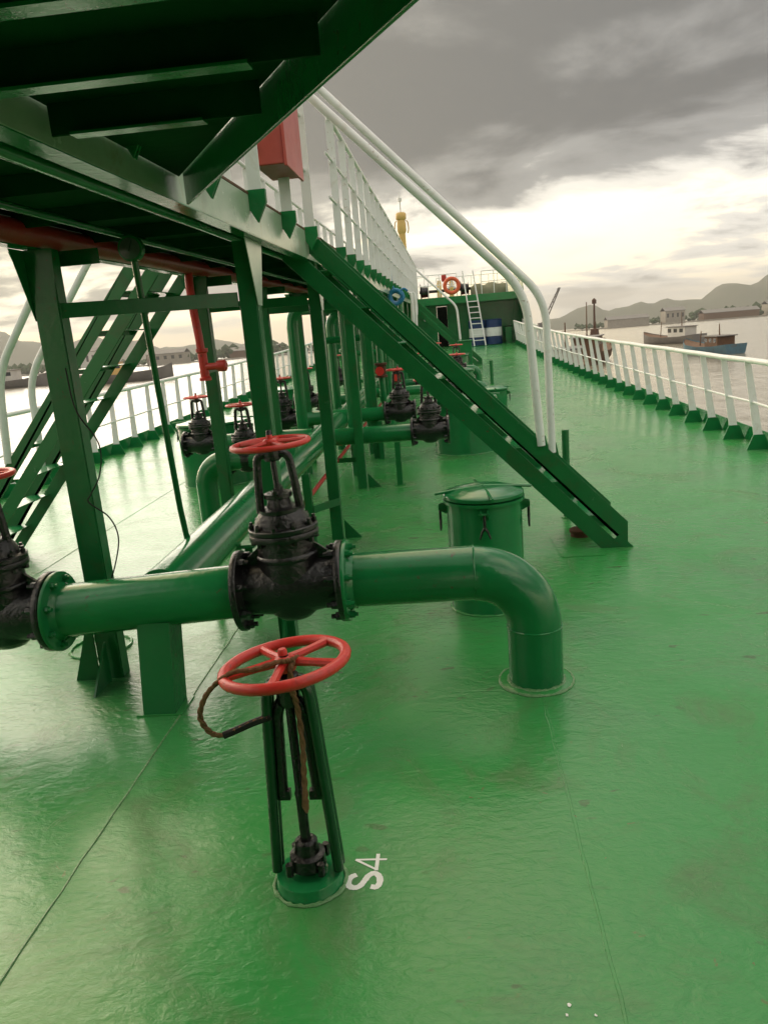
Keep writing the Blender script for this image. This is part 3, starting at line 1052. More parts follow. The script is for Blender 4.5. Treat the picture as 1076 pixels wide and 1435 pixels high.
for i, (x, y, zt, r_, lab) in enumerate(((-1.22, 11.6, 2.16, .050, 'green riser just past the second gooseneck'), (-.98, 12.7, 2.10, .060, 'thicker green riser on the starboard side beyond the wide hatch'),
                                   (-1.62, 12.4, 2.16, .050, 'green riser on the port side past the second gooseneck'), (-1.18, 14.7, 2.16, .060, 'green riser near the middle of the far walkway'),
                                   (-.95, 16.8, 2.16, .055, 'green riser near the far end of the walkway'))):
    t = pipe_thing('riser_pipe', lab, [(x, y, sheer(y)), (x, y, zt)], r_, (x, y, 0), seg=16)
    MB().lathe([(r_, -.03), (r_ * 1.9, -.02), (r_ * 1.9, .02), (r_, .03)], (x, y, .95 + .2 * (i % 3)), 'z', 18).build('flange', 'green_paint', t)
for y, z, xa, lab in ((10.6, 1.55, -1.75, 'upper green branch pipe looping between risers past the second cross pipe'), (13.6, 1.25, -1.70, 'upper green branch pipe looping between risers farther forward')):
    pipe_thing('branch_pipe', lab, fillet([(xa, y, sheer(y)), (xa, y, z), (-.92, y, z), (-.92, y, .65 + sheer(y)), (-.92, y + .7, .65 + sheer(y))], .14, 8), .045, (xa, y, 0), seg=14)
    t2 = thing('relief_valve', (-.92, y - .02, z - .45), 'small brownish relief valve on the ' + ('nearer' if y < 12 else 'farther') + ' upper branch pipe', 'valve', 'relief valves')
    MB().lathe([(.048, -.10), (.085, -.095), (.085, -.07), (.06, -.06), (.075, 0), (.06, .06), (.085, .07), (.085, .095), (.048, .10)], (-.92, y, z - .45), 'z', 16).build('body', 'rusty', t2)
    MB().lathe([(.03, -.10), (.045, -.16), (.06, -.17)], (-.92, y - .06, z - .45), 'y', 12).build('knob', 'red_paint', t2)

# ------------------------------------------------------------------ S4 stem stand, its rope, the painted mark
SX, SY = -.535, 2.075
st = thing('stem_stand', (SX, SY, 0), 'slim green and black valve stand with a red handwheel, nearest on the deck', 'valve stand')
MB().lathe([(.108, .001), (.108, .008), (.105, .012), (.104, .036), (.102, .040), (.060, .040), (.055, .034)], (SX, SY, 0), 'z', 36).build('base_ring', 'green_paint', st)
weld_ring(st, (SX, SY, .003), (0, 0, 1), .114, .0065, 'weld_highlight')
m = MB()
inner = MB()
for s in (-1, 1):
    pts = fillet([(SX + s * .098, SY, .055), (SX + s * .067, SY, .62), (SX + s * .060, SY, .690), (SX, SY, .700)], .05, 6)
    for yo in (-.017, .017):
        m2 = MB().tube([p + Vector((0, yo, 0)) for p in pts], .0165, 10)
        m.add(m2.v, m2.f)
    m3 = MB().tube(fillet([(SX + s * .058, SY + .004, .31), (SX + s * .044, SY + .004, .60), (SX, SY + .004, .66)], .04, 5), .020, 10)
    inner.add(m3.v, m3.f)
    inner.box((SX + min(s * .030, s * .072), SY - .012, .300), (SX + max(s * .030, s * .072), SY + .012, .330))
m.build('frame', 'dark_green', st)
inner.lathe([(.030, .62), (.036, .63), (.036, .716), (.028, .722)], (SX, SY, 0), 'z', 18)
inner.build('yoke', 'black_paint', st)
MB().lathe([(.0165, .06), (.0165, .30), (.018, .32), (.0145, .33), (.0145, .78)], (SX, SY, 0), 'z', 14).build('stem', 'black_paint', st)
m = MB().lathe([(.052, .058), (.058, .066), (.056, .105), (.040, .112), (.036, .150), (.026, .158)], (SX, SY, 0), 'z', 20)
for i in range(4):
    a = math.pi / 4 + i * math.pi / 2
    m.lathe([(.012, .06), (.012, .10)], (SX + .070 * math.cos(a), SY + .070 * math.sin(a), 0), 'z', 6)
m.build('gland', 'black_paint', st)
wh = make_wheel(st, .183, .752, .0170, 5, R(-18))
wh.rotation_euler = (R(-3), R(-5.5), 0)
o0 = Vector((0, 0, .752))
wh.location = o0 - wh.rotation_euler.to_matrix() @ o0


def rope_path(ctrl, n=60):
    """Catmull-Rom through the control points"""
    P = [Vector(p) for p in ctrl]
    P = [P[0] * 2 - P[1]] + P + [P[-1] * 2 - P[-2]]
    out = []
    for i in range(1, len(P) - 2):
        for k in range(8):
            t = k / 8
            a, b, c, d = P[i - 1], P[i], P[i + 1], P[i + 2]
            out.append(.5 * ((2 * b) + (c - a) * t + (2 * a - 5 * b + 4 * c - d) * t * t + (3 * b - a - 3 * c + d) * t ** 3))
    out.append(P[-2])
    return out


rp = thing('rope', (-.65, 2.05, .5), 'brown rope lead hanging in a loop from the red wheel of the nearest stand', 'rope')
ctrl = [(-.492, 2.075, .772), (-.510, 2.035, .779), (-.545, 2.015, .783), (-.60, 1.975, .783), (-.665, 1.985, .772), (-.722, 1.99, .735), (-.762, 1.99, .69), (-.786, 2.0, .625), (-.770, 2.02, .565), (-.735, 2.03, .548), (-.695, 2.04, .560), (-.645, 2.045, .580), (-.598, 2.048, .592)]
pa = rope_path(ctrl)
m = MB()
for ph in (0, math.pi):       # two strands laid round each other
    q = []
    for i, p in enumerate(pa):
        a = i * .9 + ph
        q.append(p + Vector((.0034 * math.cos(a), .0034 * math.sin(a), .0034 * math.cos(a + 1))))
    m.tube(q, .0064, 7)
m.build('loop', 'rope', rp)
m = MB().tube(rope_path([(-.735, 2.03, .548), (-.70, 2.04, .557), (-.645, 2.045, .578), (-.59, 2.05, .594)]), .0115, 9)
m.build('whipping', 'rubber', rp)
pb = rope_path([(-.500, 2.060, .775), (-.508, 2.025, .752), (-.510, 2.030, .690), (-.505, 2.045, .62), (-.502, 2.042, .50), (-.507, 2.038, .40), (-.510, 2.036, .32), (-.511, 2.034, .29)])
m = MB()
for ph in (0, math.pi):
    m.tube([p + Vector((.0034 * math.cos(i * .9 + ph), .0034 * math.sin(i * .9 + ph), 0)) for i, p in enumerate(pb)], .0064, 7)
m.tube([(-.510, 2.032, .36), (-.513, 2.030, .30), (-.509, 2.028, .28)], [.006, .010, .004], 8)
m.build('hanging_end', 'rope', rp)

# painted tank mark: built from strokes like the brush lettering
mk = thing('painted_mark', (-.36, 2.11, 0), 'white painted letters S4 on the green deck beside the stand', 'marking')


JR = random.Random(9)


def stroke(pts, w, name):
    """flat brush stroke on the deck; (u along reading direction = +y, v up the letter = -x)"""
    P = [Vector((-.306 - v, 2.032 + u, .0012)) for u, v in pts]
    m = MB()
    n = len(P)
    for i in range(n):
        a, b = P[max(i - 1, 0)], P[min(i + 1, n - 1)]
        d = (b - a).normalized()
        s = Vector((-d.y, d.x, 0))
        ww = w * JR.uniform(.90, 1.10)
        m.v += [tuple(P[i] - s * ww / 2), tuple(P[i] + s * ww / 2)]
    for i in range(n - 1):
        m.f.append((2 * i, 2 * i + 1, 2 * i + 3, 2 * i + 2))
    return m.build(name, 'marking_white', mk, False)


sp_ = rope_path([(.012, .034, 0), (.010, .016, 0), (.028, .007, 0), (.055, .010, 0), (.072, .026, 0), (.062, .044, 0), (.042, .054, 0), (.018, .066, 0), (.008, .082, 0), (.014, .100, 0), (.036, .107, 0), (.056, .100, 0), (.066, .084, 0)])
stroke([(p.x, p.y) for p in sp_], .0205, 'letter')
d4 = thing
f4 = MB()
o4 = stroke([(.137, -.008), (.137, .095)], .0085, 'digit')
for pts, w in (([(.137, .095), (.088, .022)], .0085), ([(.084, .0225), (.163, .0225)], .0115)):
    o5 = stroke(pts, w, 'digit_stroke')
    o5.location.z = .0004 if w < .01 else .0008
    o5.parent = mk

for i, (x, y, r_) in enumerate(((.205, 1.615, .0055), (.195, 1.585, .0045), (.265, 1.585, .0035))):
    t = thing('paint_chip', (x, y, .001), ('larger white paint fleck on the deck at the bottom edge', 'white paint fleck just below the larger one', 'smallest white paint fleck, right of the other two')[i], 'paint fleck', 'white paint flecks')
    rnd = random.Random(i)
    MB().prism([(x + r_ * rnd.uniform(.5, 1.2) * math.cos(a), y + r_ * 1.3 * rnd.uniform(.5, 1.2) * math.sin(a), .001) for a in [k * .785 for k in range(8)]], (0, 0, .0006)).build('fleck', 'marking_white', t, False)

# ------------------------------------------------------------------ tank hatches
def hatch(loc, r, h, label, clamps=4, phase=R(-90), lid_m='green_paint'):
    x, y, z = loc
    t = thing('tank_hatch', loc, label, 'hatch', 'round tank hatches on the deck')
    MB().lathe([(r, -.0), (r, h - .05), (r + .016, h - .048), (r + .018, h - .030), (r - .03, h - .028)], loc, 'z', 48).build('coaming', 'green_paint', t)
    weld_ring(t, (x, y, z + .004), (0, 0, 1), r + .005, .008, 'deck_paint')
    rl = r + .014
    lid = MB().lathe([(rl - .012, h - .024), (rl, h - .020), (rl, h - .002), (rl - .008, h + .006), (rl * .84, h + .012), (rl * .66, h + .026), (rl * .35, h + .034), (.02, h + .036)], loc, 'z', 48)
    ld = lid.build('lid', lid_m, t)
    m = MB()
    for a in (R(8), R(98)):
        d = Vector((math.cos(a), math.sin(a), 0))
        c = Vector(loc) + Vector((0, 0, h + .034))
        m.tube([c - d * (rl + .05) + Vector((0, 0, -.026)), c - d * rl * .75 + Vector((0, 0, -.014)), c, c + d * rl * .75 + Vector((0, 0, -.014)), c + d * (rl + .05) + Vector((0, 0, -.026))], .009, 8)
    m.build('strongback', lid_m, ld)
    for i in range(clamps):
        a = phase + 2 * math.pi * i / clamps
        d = Vector((math.cos(a), math.sin(a), 0))
        s = Vector((-d.y, d.x, 0))
        c = Vector(loc) + d * (r + .036) + Vector((0, 0, h - .080))
        m = MB()
        for q in (-1, 1):
            m.prism([c + s * q * .016 - d * .038 + Vector((0, 0, .026)), c + s * q * .016 + d * .010 + Vector((0, 0, .012)), c + s * q * .016 + d * .010 + Vector((0, 0, -.014)), c + s * q * .016 - d * .038 + Vector((0, 0, -.04))], s * q * .006)
        m.tube([c - s * .028, c + s * .028], .009, 8)
        lug = m.build('clamp_lug', 'green_steel', t)
        m = MB()
        # swing bolt hanging down with a forked wing nut
        b0 = c + d * .002
        m.tube([b0, b0 + Vector((0, 0, -.085))], .0085, 8)
        for q in (-1, 1):
            m.tube([b0 + Vector((0, 0, -.075)), b0 + s * q * .016 * 1 + Vector((0, 0, -.10)), b0 + s * q * .030 + Vector((0, 0, -.140))], [.0095, .0075, .0055], 7)
        m.build('wing_bolt', 'black_paint', lug)
    return t


hatch((.155, 4.47, 0), .222, .70, 'green drum-like hatch with wing bolts behind the big elbow pipe, nearest hatch', 4, R(-92))
hatch((.165, 10.15, 0), .41, .70, 'wide green hatch behind the stair, beside the stair-side valve', 6, R(-60))
hatch((.70, 13.1, sheer(13.1)), .24, .52, 'small green hatch just right of the stair, beyond the wide one', 4, R(-90))
hatch((-2.86, 9.1, 0), .43, .74, 'wide green hatch on the left behind the far-left black valve', 6, R(-60))
hatch((-3.0, 14.2, sheer(14.2)), .43, .70, 'green hatch farther forward on the left side', 6, R(-60))
hatch((.10, 16.2, sheer(16.2)), .40, .66, 'green hatch farther forward, under the bow stair', 6, R(-60))
hatch((.12, 21.0, sheer(21)), .40, .70, 'green hatch farthest forward, just before the bow stair', 6, R(-60))

# more cross pipes and valves along the header, seen between the posts
ORD = ['first of the far starboard row', 'second of the far starboard row', 'third of the far starboard row', 'last of the far starboard row', 'far left valve', 'farthest left valve']
far = [(13.4, 1, .14, 'black valve with red wheel past the wide hatch, first of the far starboard row'),
       (14.9, 1, -.45, 'black valve with red wheel, second of the far starboard row'),
       (17.6, 1, .18, 'black valve with red wheel, third of the far starboard row'),
       (19.4, 1, -.30, 'black valve with red wheel, last of the far starboard row'),
       (12.6, -1, -2.35, 'black valve with red wheel far along the left side of the header'),
       (17.0, -1, -2.45, 'black valve with red wheel farthest along on the left side')]
for fi, (y, s, xv, lab) in enumerate(far):
    z = .56 + sheer(y)
    clone(VA, (xv, y, z), lab, .80)
    x0, x1 = (HX + .06, xv - .21) if s > 0 else (xv + .21, HX - .06)
    cross_pipe(y, x0, x1, z, 'green cross pipe to the valve: ' + ORD[fi], .085)
    if s > 0 and xv > 0:
        e = [Vector((xv + .21, y, z)), Vector((xv + .30, y, z))] + arc((xv + .30, y, z - .16), (0, 0, 1), (1, 0, 0), .16, 0, math.pi / 2, 8)[1:] + [Vector((xv + .46, y, sheer(y)))]
        pipe_thing('elbow_pipe', 'green elbow right of the valve: ' + ORD[fi], e, .085, (xv + .46, y, sheer(y)), seg=20)
# plain deck posts
for (x, y, h, r, lab) in ((.915, 6.40, .745, .030, 'plain green post standing on deck behind the stair foot'), (1.04, 19.6, .48 + .1, .045, 'plain green post alone on the far open deck')):
    t = thing('deck_post', (x, y, sheer(y)), lab, 'post')
    MB().lathe([(r, 0), (r, h - .004), (r - .004, h)], (x, y, sheer(y)), 'z', 18).build('pipe', 'green_steel', t)
    MB().lathe([(r + .02, .001), (r + .02, .008), (r, .012)], (x, y, sheer(y)), 'z', 18).build('foot_plate', 'deck_paint', t)
t = thing('sounding_cap', (.99, 6.0, 0), 'low rusty round cap on deck under the foot of the stair', 'deck fitting')
MB().lathe([(.075, 0), (.075, .03), (.085, .032), (.085, .05), (.075, .056), (.02, .060)], (.93, 5.83, 0), 'z', 24).build('cap', 'rusty', t)
t = thing('deck_ring', (-2.15, 3.98, 0), 'flat welded ring on deck behind the first post', 'deck fitting')
weld_ring(t, (-2.12, 4.05, .004), (0, 0, 1), .17, .009, 'deck_paint')
t = thing('loose_cable', (-1.75, 3.6, 0), 'thin black cable hanging down the first post', 'cable')
MB().tube(rope_path([(-1.815, 3.60, 1.62), (-1.80, 3.60, 1.42), (-1.715, 3.60, 1.25), (-1.735, 3.60, 1.10), (-1.80, 3.602, 1.0), (-1.815, 3.60, .96), (-1.725, 3.60, .88), (-1.695, 3.60, .77), (-1.74, 3.60, .62), (-1.80, 3.60, .50)]), .0035, 6).build('cable_run', 'rubber', t)

# red hose box hung outside the catwalk rail
bx = thing('fire_hose_box', (-.86, 4.45, 2.55), 'red metal box hung on the outside of the white walkway rail', 'fire box')
MB().box((-.945, 4.26, 2.55), (-.782, 4.70, 3.25)).build('case', 'box_red', bx, bevel=.006)
MB().box((-.781, 4.235, 2.535), (-.765, 4.725, 3.265)).build('door', 'box_red', bx, bevel=.004)
m = MB().lathe([(.010, -.075), (.012, -.03), (.020, -.024), (.020, .0)], (-.935, 4.262, 2.64), 'y', 12)
m.build('latch', 'rusty', bx)

# ------------------------------------------------------------------ ship's side railings
def railing(x_of, y0, y1, lean, label, gap=None):
    t = thing('railing', (x_of(10), 10, 0), label, 'railing', 'railings along the ship side')
    y = y0
    base_pts, top_pts, mid_pts = [], [], []
    jr = random.Random(int(abs(y0 * 100 + lean * 1000)))
    lean0 = lean
    while y <= y1:
        x, z = x_of(y), sheer(y)
        lean = lean0 + jr.uniform(-.012, .012)
        m = MB()
        m.prism([(x - .050, y - .005, z + .10), (x + .050, y - .005, z + .10), (x + .032 + lean, y - .005, z + .99), (x - .032 + lean, y - .005, z + .99)], (0, .010, 0))
        p = m.build('post', 'white_paint', t)
        s = 1 if lean < 0 else -1
        b = MB()
        b.prism([(x - .13, y - .009, z), (x + .13, y - .009, z), (x + .06, y - .009, z + .17), (x - .06, y - .009, z + .17)], (0, .018, 0))
        b.build('foot', 'green_paint', p)
        top_pts.append((x + lean0 + jr.uniform(-.006, .006), y, z + 1.0 + jr.uniform(-.006, .006)))
        mid_pts.append((x + lean0 * .55, y, z + .53 + jr.uniform(-.008, .008)))
        base_pts.append((x + .135 * (1 if x > 0 else -1), y, z + .085))
        y += .79 + jr.uniform(-.03, .03)
    MB().tube(top_pts, .032, 12).build('top_rail', 'white_paint', t)
    MB().tube(mid_pts, .013, 8).build('mid_rail', 'white_paint', t)
    m = MB()
    for i in range(len(base_pts) - 1):
        add_bar(m, base_pts[i], Vector(base_pts[i + 1]), .17, .012, (0, 0, 1))
    m.build('fishplate', 'green_paint', t)
    return t


railing(lambda y: 3.40 - max(0, y - 16) * .018, 4.13, 35.5, -.14, 'white railing on green feet along the right side of the deck')
railing(lambda y: -5.42 + max(0, y - 16) * .02, 4.1, 35.5, .03, 'white railing on green feet along the left side of the deck')

# ------------------------------------------------------------------ forecastle and its gear
FY = 36.0
FZ = sheer(FY)
FX0, FX1 = -5.0, 3.42
fc = thing('forecastle', (0, FY, 0), 'green forecastle bulkhead with a dark doorway under an overhanging deck edge', 'ship structure')
TOPZ = 2.45
m = MB()
m.box((FX0, FY + .9, FZ - .3), (-.42, FY + 1.0, TOPZ))
m.box((.06, FY + .9, FZ - .3), (FX1, FY + 1.0, TOPZ))
m.box((-.42, FY + .9, FZ + 1.85), (.06, FY + 1.0, TOPZ))
m.build('bulkhead', 'green_paint', fc)
m = MB()
m.box((-.42, FY + 1.9, FZ - .2), (.06, FY + 2.0, FZ + 1.85))
m.build('door_recess', 'rubber', fc)
MB().box((-.41, FY + 1.0, FZ + .15), (-.37, FY + 1.72, FZ + 1.80)).build('door', 'green_steel', fc)
MB().box((FX0, FY - .05, TOPZ + .001), (FX1, FY + 9, TOPZ + .03)).build('upper_deck', 'deck_paint', fc)
MB().box((FX0, FY - .09, TOPZ - .10), (FX1, FY - .052, TOPZ + .22)).build('deck_edge', 'green_paint', fc, bevel=.004)
for x in (2.95,):
    m = MB()
    add_bar(m, (x, FY + .86, FZ), (x + .12, FY + .0, TOPZ - .02), .12, .02, (0, 1, 0))
    add_bar(m, (x + .35, FY + .86, FZ), (x + .42, FY + .0, TOPZ - .02), .12, .02, (0, 1, 0))
    m.build('bracket', 'green_paint', fc)
m = MB()
add_bar(m, (-1.15, FY - .25, TOPZ - .05), (.15, FY - .25, FZ + .55), .26, .05, (0, 0, 1))
m.build('bracket', 'green_paint', fc)
for s, x in ((1, FX1), (-1, FX0)):     # bulwark wings stepping down to the main deck
    m = MB()
    m.prism([(x, FY - 3.0, sheer(33) + .02), (x, FY - 1.6, sheer(34) + 1.2), (x, FY + .2, TOPZ + 1.0), (x, FY + 9, TOPZ + 1.3), (x, FY + 9, FZ), (x, FY, FZ)], (.02 * s, 0, 0))
    m.build('bulwark', 'green_paint', fc)
m = MB()
x = FX1 - .06
m.prism([(x, FY - 5.5, sheer(30.5)), (x, FY - 5.5, sheer(30.5) + .98), (x, FY - .1, FZ + 1.02), (x, FY - .1, FZ)], (.02, 0, 0))
m.build('bulwark', 'white_paint', fc)
MB().lathe([(.07, 0), (.09, .03), (.09, .10), (.05, .14)], (-.95, FY + .76, 1.75), 'y', 14).build('bulkhead_lamp', 'white_paint', fc)
# top rails
rl = thing('railing', (1, FY, TOPZ), 'thin white railing along the edge of the forecastle deck', 'railing')
for zz in (1.0, .55):
    MB().tube([(-1.2, FY + .02, TOPZ + zz + .2), (.55, FY + .02, TOPZ + zz + .2)], .018, 8).build('rail', 'white_paint', rl)
    MB().tube([(1.65, FY + .02, TOPZ + zz + .2), (3.3, FY + .02, TOPZ + zz + .2)], .018, 8).build('rail', 'white_paint', rl)
    MB().tube([(-.4, FY + 6, TOPZ + zz + .35), (3.2, FY + 6, TOPZ + zz + .35)], .016, 8).build('rail', 'white_paint', rl)
    MB().tube([(-2.5, FY + 5, TOPZ + zz + .85), (-1.0, FY + 5, TOPZ + zz + .85)], .016, 8).build('rail', 'white_paint', rl)
for x in (-1.2, -.72, -.22, .55, 1.65, 2.2, 2.75, 3.3):
    MB().tube([(x, FY + .02, TOPZ + .03), (x, FY + .02, TOPZ + 1.2)], .018, 8).build('rail_post', 'white_paint', rl)
for i in range(9):
    x = -.4 + 3.6 * i / 8
    MB().tube([(x, FY + 6, TOPZ + .03), (x, FY + 6, TOPZ + 1.35)], .014, 8).build('rail_post', 'white_paint', rl)
for x in (-2.5, -1.0):
    MB().tube([(x, FY + 5, TOPZ + .03), (x, FY + 5, TOPZ + 1.85)], .014, 8).build('rail_post', 'white_paint', rl)
# ladder
ld = thing('ladder', (1.3, FY - .4, FZ), 'white upright ladder leaning against the forecastle edge', 'ladder')
b0, b1 = Vector((1.18, FY - .75, FZ)), Vector((.83, FY - .11, TOPZ + 1.25))
for s in (0, 1):
    o = Vector((.50 * s if s else 0, 0, 0))
    o1 = Vector((.45, 0, 0)) * s
    MB().tube([b0 + o, b1 + o1], .030, 8).build('stile', 'white_paint', ld)
for i in range(1, 9):
    f = i / 13.5
    a = b0.lerp(b1, f)
    MB().tube([a, a + Vector((.47, 0, 0))], .020, 8).build('rung', 'white_paint', ld)
# life ring
lr = thing('life_ring', (.33, FY - .1, TOPZ + .75), 'orange life ring with white centre cross hung on the forecastle rail', 'life ring')
c = Vector((.33, FY - .06, TOPZ + .68))
pts = [c + Vector((.31 * math.cos(a), 0, .31 * math.sin(a))) for a in [2 * math.pi * i / 32 for i in range(32)]]
MB().tube(pts, .085, 12, closed=True).build('ring', 'orange_paint', lr)
m = MB()
for a in (R(90), R(210), R(330)):
    m.tube([c, c + Vector((.30 * math.cos(a), 0, .30 * math.sin(a)))], .035, 8)
m.build('bracket', 'white_paint', lr)
# drums
for x, lab in ((2.10, 'blue and white steel drum standing free right of the ladder'), (1.36, 'blue and white steel drum partly behind the white ladder')):
    t = thing('steel_drum', (x, FY + .1, FZ), lab, 'drum', 'blue drums at the forecastle')
    r = .37
    for z0, z1, mm in ((0, .36, 'blue_paint'), (.36, .74, 'white_paint'), (.74, 1.10, 'blue_paint')):
        prof = [(r, z0), (r, z1)] if mm == 'white_paint' else [(r - .01, z0), (r + .014, z0 + .015), (r, z0 + .03), (r, z1 - .03), (r + .014, z1 - .015), (r - .01, z1)]
        MB().lathe(prof, (x, FY + .1, sheer(FY) + .005), 'z', 28).build('drum_band', mm, t)
t = thing('deck_box', (2.78, FY + .35, FZ), 'small dark locker in the corner right of the drums', 'locker')
MB().box((2.62, FY + .1, FZ), (2.90, FY + .5, FZ + .72)).build('case', 'green_steel', t, bevel=.01)
MB().box((2.60, FY + .08, FZ + .721), (2.92, FY + .52, FZ + .76)).build('lid', 'black_paint', t, bevel=.008)
# mast
ms = thing('foremast', (-1.95, FY + 6, TOPZ), 'tall pale yellow mast with a lantern top beyond the walkway', 'mast')
mz = TOPZ + .03
MB().lathe([(.22, 0), (.20, 2.2), (.18, 4.2), (.17, 4.9)], (-2.0, FY + 6, mz), 'z', 24).build('pole', 'yellow_paint', ms)
MB().lathe([(.18, 4.6), (.23, 4.75), (.23, 5.15), (.21, 5.3), (.21, 5.42)], (-2.0, FY + 6, mz), 'z', 20).build('collar', 'yellow_paint', ms)
MB().lathe([(.22, 5.43), (.27, 5.5), (.27, 5.80), (.21, 5.88)], (-2.0, FY + 6, mz), 'z', 10).build('lantern_box', 'yellow_paint', ms)
m = MB()
for s in (-1, 1):
    m.tube(fillet([(-2.0 + s * .30, FY + 6, mz + 4.6), (-2.0 + s * .36, FY + 6, mz + 4.85), (-2.0 + s * .33, FY + 6, mz + 5.3), (-2.0 + s * .25, FY + 6, mz + 5.4)], .1), .03, 8)
m.build('side_hoop', 'yellow_paint', ms)
MB().lathe([(.035, 5.88), (.03, 6.55), (.10, 6.56), (.10, 6.75), (.03, 6.76), (.02, 7.1)], (-2.0, FY + 6, mz), 'z', 10).build('antenna', 'white_paint', ms)
ms.scale = (1, 1, .80)
# windlass
wd = thing('windlass', (-.5, FY + 2.4, TOPZ), 'yellow and rusty anchor windlass on the forecastle behind the rail', 'windlass')
yw = FY + 2.4
MB().box((-1.1, yw - .4, TOPZ + .031), (1.2, yw + .5, TOPZ + .14)).build('bed', 'dull_red', wd)
for x in (-.95, .95):
    MB().lathe([(.42, -.20), (.26, -.13), (.24, .13), (.42, .20)], (x, yw, TOPZ + .58), 'x', 24).build('drum', 'black_paint', wd)
for x in (-.32, .25):
    m = MB().prism([(x, yw - .38, TOPZ + .141), (x, yw + .42, TOPZ + .141), (x, yw + .28, TOPZ + 1.05), (x, yw - .22, TOPZ + 1.05)], (.16, 0, 0))
    m.lathe([(.34, .0), (.34, .20)], (x - .02, yw, TOPZ + .62), 'x', 20)
    m.build('side_frame', 'yellow_paint', wd)
MB().tube([(-1.2, yw, TOPZ + .58), (1.25, yw, TOPZ + .58)], .07, 12).build('shaft', 'black_paint', wd)
MB().lathe([(.10, 0), (.12, .10), (.12, .30), (.06, .34)], (-.0, yw + .2, TOPZ + 1.0), 'z', 14).build('motor_cap', 'dull_red', wd)
t = thing('canvas_bundle', (2.1, FY + 2.8, TOPZ), 'pale canvas-covered mooring winch on the right of the forecastle', 'covered winch')
m = MB()
rnd = random.Random(4)
prof = []
for i in range(9):
    for j in range(17):
        a = math.pi * j / 16
        xx = 1.25 + 1.75 * i / 8
        rr = (.62 + .07 * math.sin(i * 1.9 + j * .7) + rnd.uniform(-.02, .02)) * (0.86 if i in (0, 8) else 1)
        m.v.append((xx, FY + 2.9 - .85 * rr * math.cos(a), TOPZ + .03 + 1.15 * rr * math.sin(a) ** .8))
for i in range(8):
    for j in range(16):
        a = i * 17 + j
        m.f.append((a, a + 1, a + 18, a + 17))
m.f.append(tuple(range(17)))
m.f.append(tuple(8 * 17 + j for j in range(17)))
mat('canvas', (0.22, 0.22, 0.15), (0.15, 0.16, 0.10), 0.9, 0.05, 2.0, 0.3, 12, 0.1)
m.build('cover', 'canvas', t, angle=60)

# bow stair at the far end of the walkway
s3 = stair('deck_stair', (0, 26.4, 0), 'small green stair with one bent white handrail at the far end of the walkway', -.90, 2.34, 1.0, 1, 25.9, 26.7, .30, .8, 6, foot_z=sheer(26.5) + .0,
           railpts=[([(-.90, 25.88, 3.35), (.36, 25.88, 2.08), (.42, 25.88, 1.02)], .035)])
bxx = thing('deck_locker', (.52, 24.9, sheer(25)), 'green steel locker with a lighter lid beside the far stair', 'locker')
MB().box((.32, 24.6, sheer(25)), (.74, 25.2, .98)).build('case', 'green_paint', bxx, bevel=.01)
MB().box((.30, 24.58, .981), (.76, 25.22, 1.02)).build('lid', 'green_paint', bxx, bevel=.008)
# coil of blue hose and the white rope bundle hung at the end of the walkway rail
t = thing('hose_coil', (-.86, 13.2, 2.36), 'small blue hose coil tied on the outside of the walkway rail', 'hose')
m = MB()
for kx, rr in ((0, .105), (1, .095), (2, .108)):
    cc = Vector((-.80, 13.16 - kx * .035, 2.12))
    m.tube([cc + Vector((rr * math.cos(a) * (1 + .1 * math.sin(3 * a + kx)), 0, rr * math.sin(a))) for a in [2 * math.pi * i / 24 for i in range(24)]], .034, 8, closed=True)
m.build('coil', 'bright_blue', t)
m = MB().tube(rope_path([(-.74, 13.10, 2.20), (-.66, 13.08, 2.24), (-.60, 13.10, 2.20)]), .018, 8)
m.tube(rope_path([(-.82, 13.12, 2.24), (-.85, 13.12, 2.34), (-.866, 13.15, 2.70)]), .018, 8)
m.build('hose_end', 'bright_blue', t)['kind'] = 'stuff'
t = thing('rope_hank', (-.80, 19.3, 2.0), 'shaggy white rope hank hanging below the walkway edge', 'rope')
m = MB()
rnd = random.Random(11)
for i in range(22):
    yy = 18.6 + rnd.uniform(0, 1.6)
    xx = -.86 + rnd.uniform(0, .09)
    L_ = rnd.uniform(.3, .75)
    m.tube(rope_path([(xx, yy, 2.36), (xx + .06, yy + .02, 2.33), (xx + .07, yy + rnd.uniform(-.05, .05), 2.3 - L_ * .5), (xx + .06, yy + rnd.uniform(-.08, .08), 2.3 - L_)]), .022, 6)
m.build('strands', 'white_paint', t)['kind'] = 'stuff'

# ------------------------------------------------------------------ unseen deckhouse front, added behind the camera to block the aft sky
dh = thing('deckhouse', (-1, -2.6, 0), 'unseen accommodation front behind the viewer, added to block the aft sky', 'ship structure')
m = MB()
m.box((DX0 + .9, -2.75, 0), (DX1 - .9, -2.45, 2.6))
m.box((DX0 + .9, -2.75, 2.601), (DX1 - .9, -2.45, 7.4))
m.build('bulkhead', 'green_steel', dh)
m = MB().box((.6, -2.44, .25), (1.4, -2.40, 2.1))
m.build('door', 'green_paint', dh, bevel=.01)
for x in (-4.0, -2.6, -.9, .6, 1.9):
    MB().box((x, -2.44, 4.2), (x + .7, -2.42, 5.0)).build('window', 'glass_dark', dh)

# ------------------------------------------------------------------ harbour: moored craft, shore buildings, crane
mat('faded_blue', (0.10, 0.20, 0.26), (0.07, 0.14, 0.19), 0.6, 0.1, 1.0, 0.1, 10, 0.3, stain=(0.14, 0.09, 0.06), stain_amt=0.7, stain_scale=1.2)


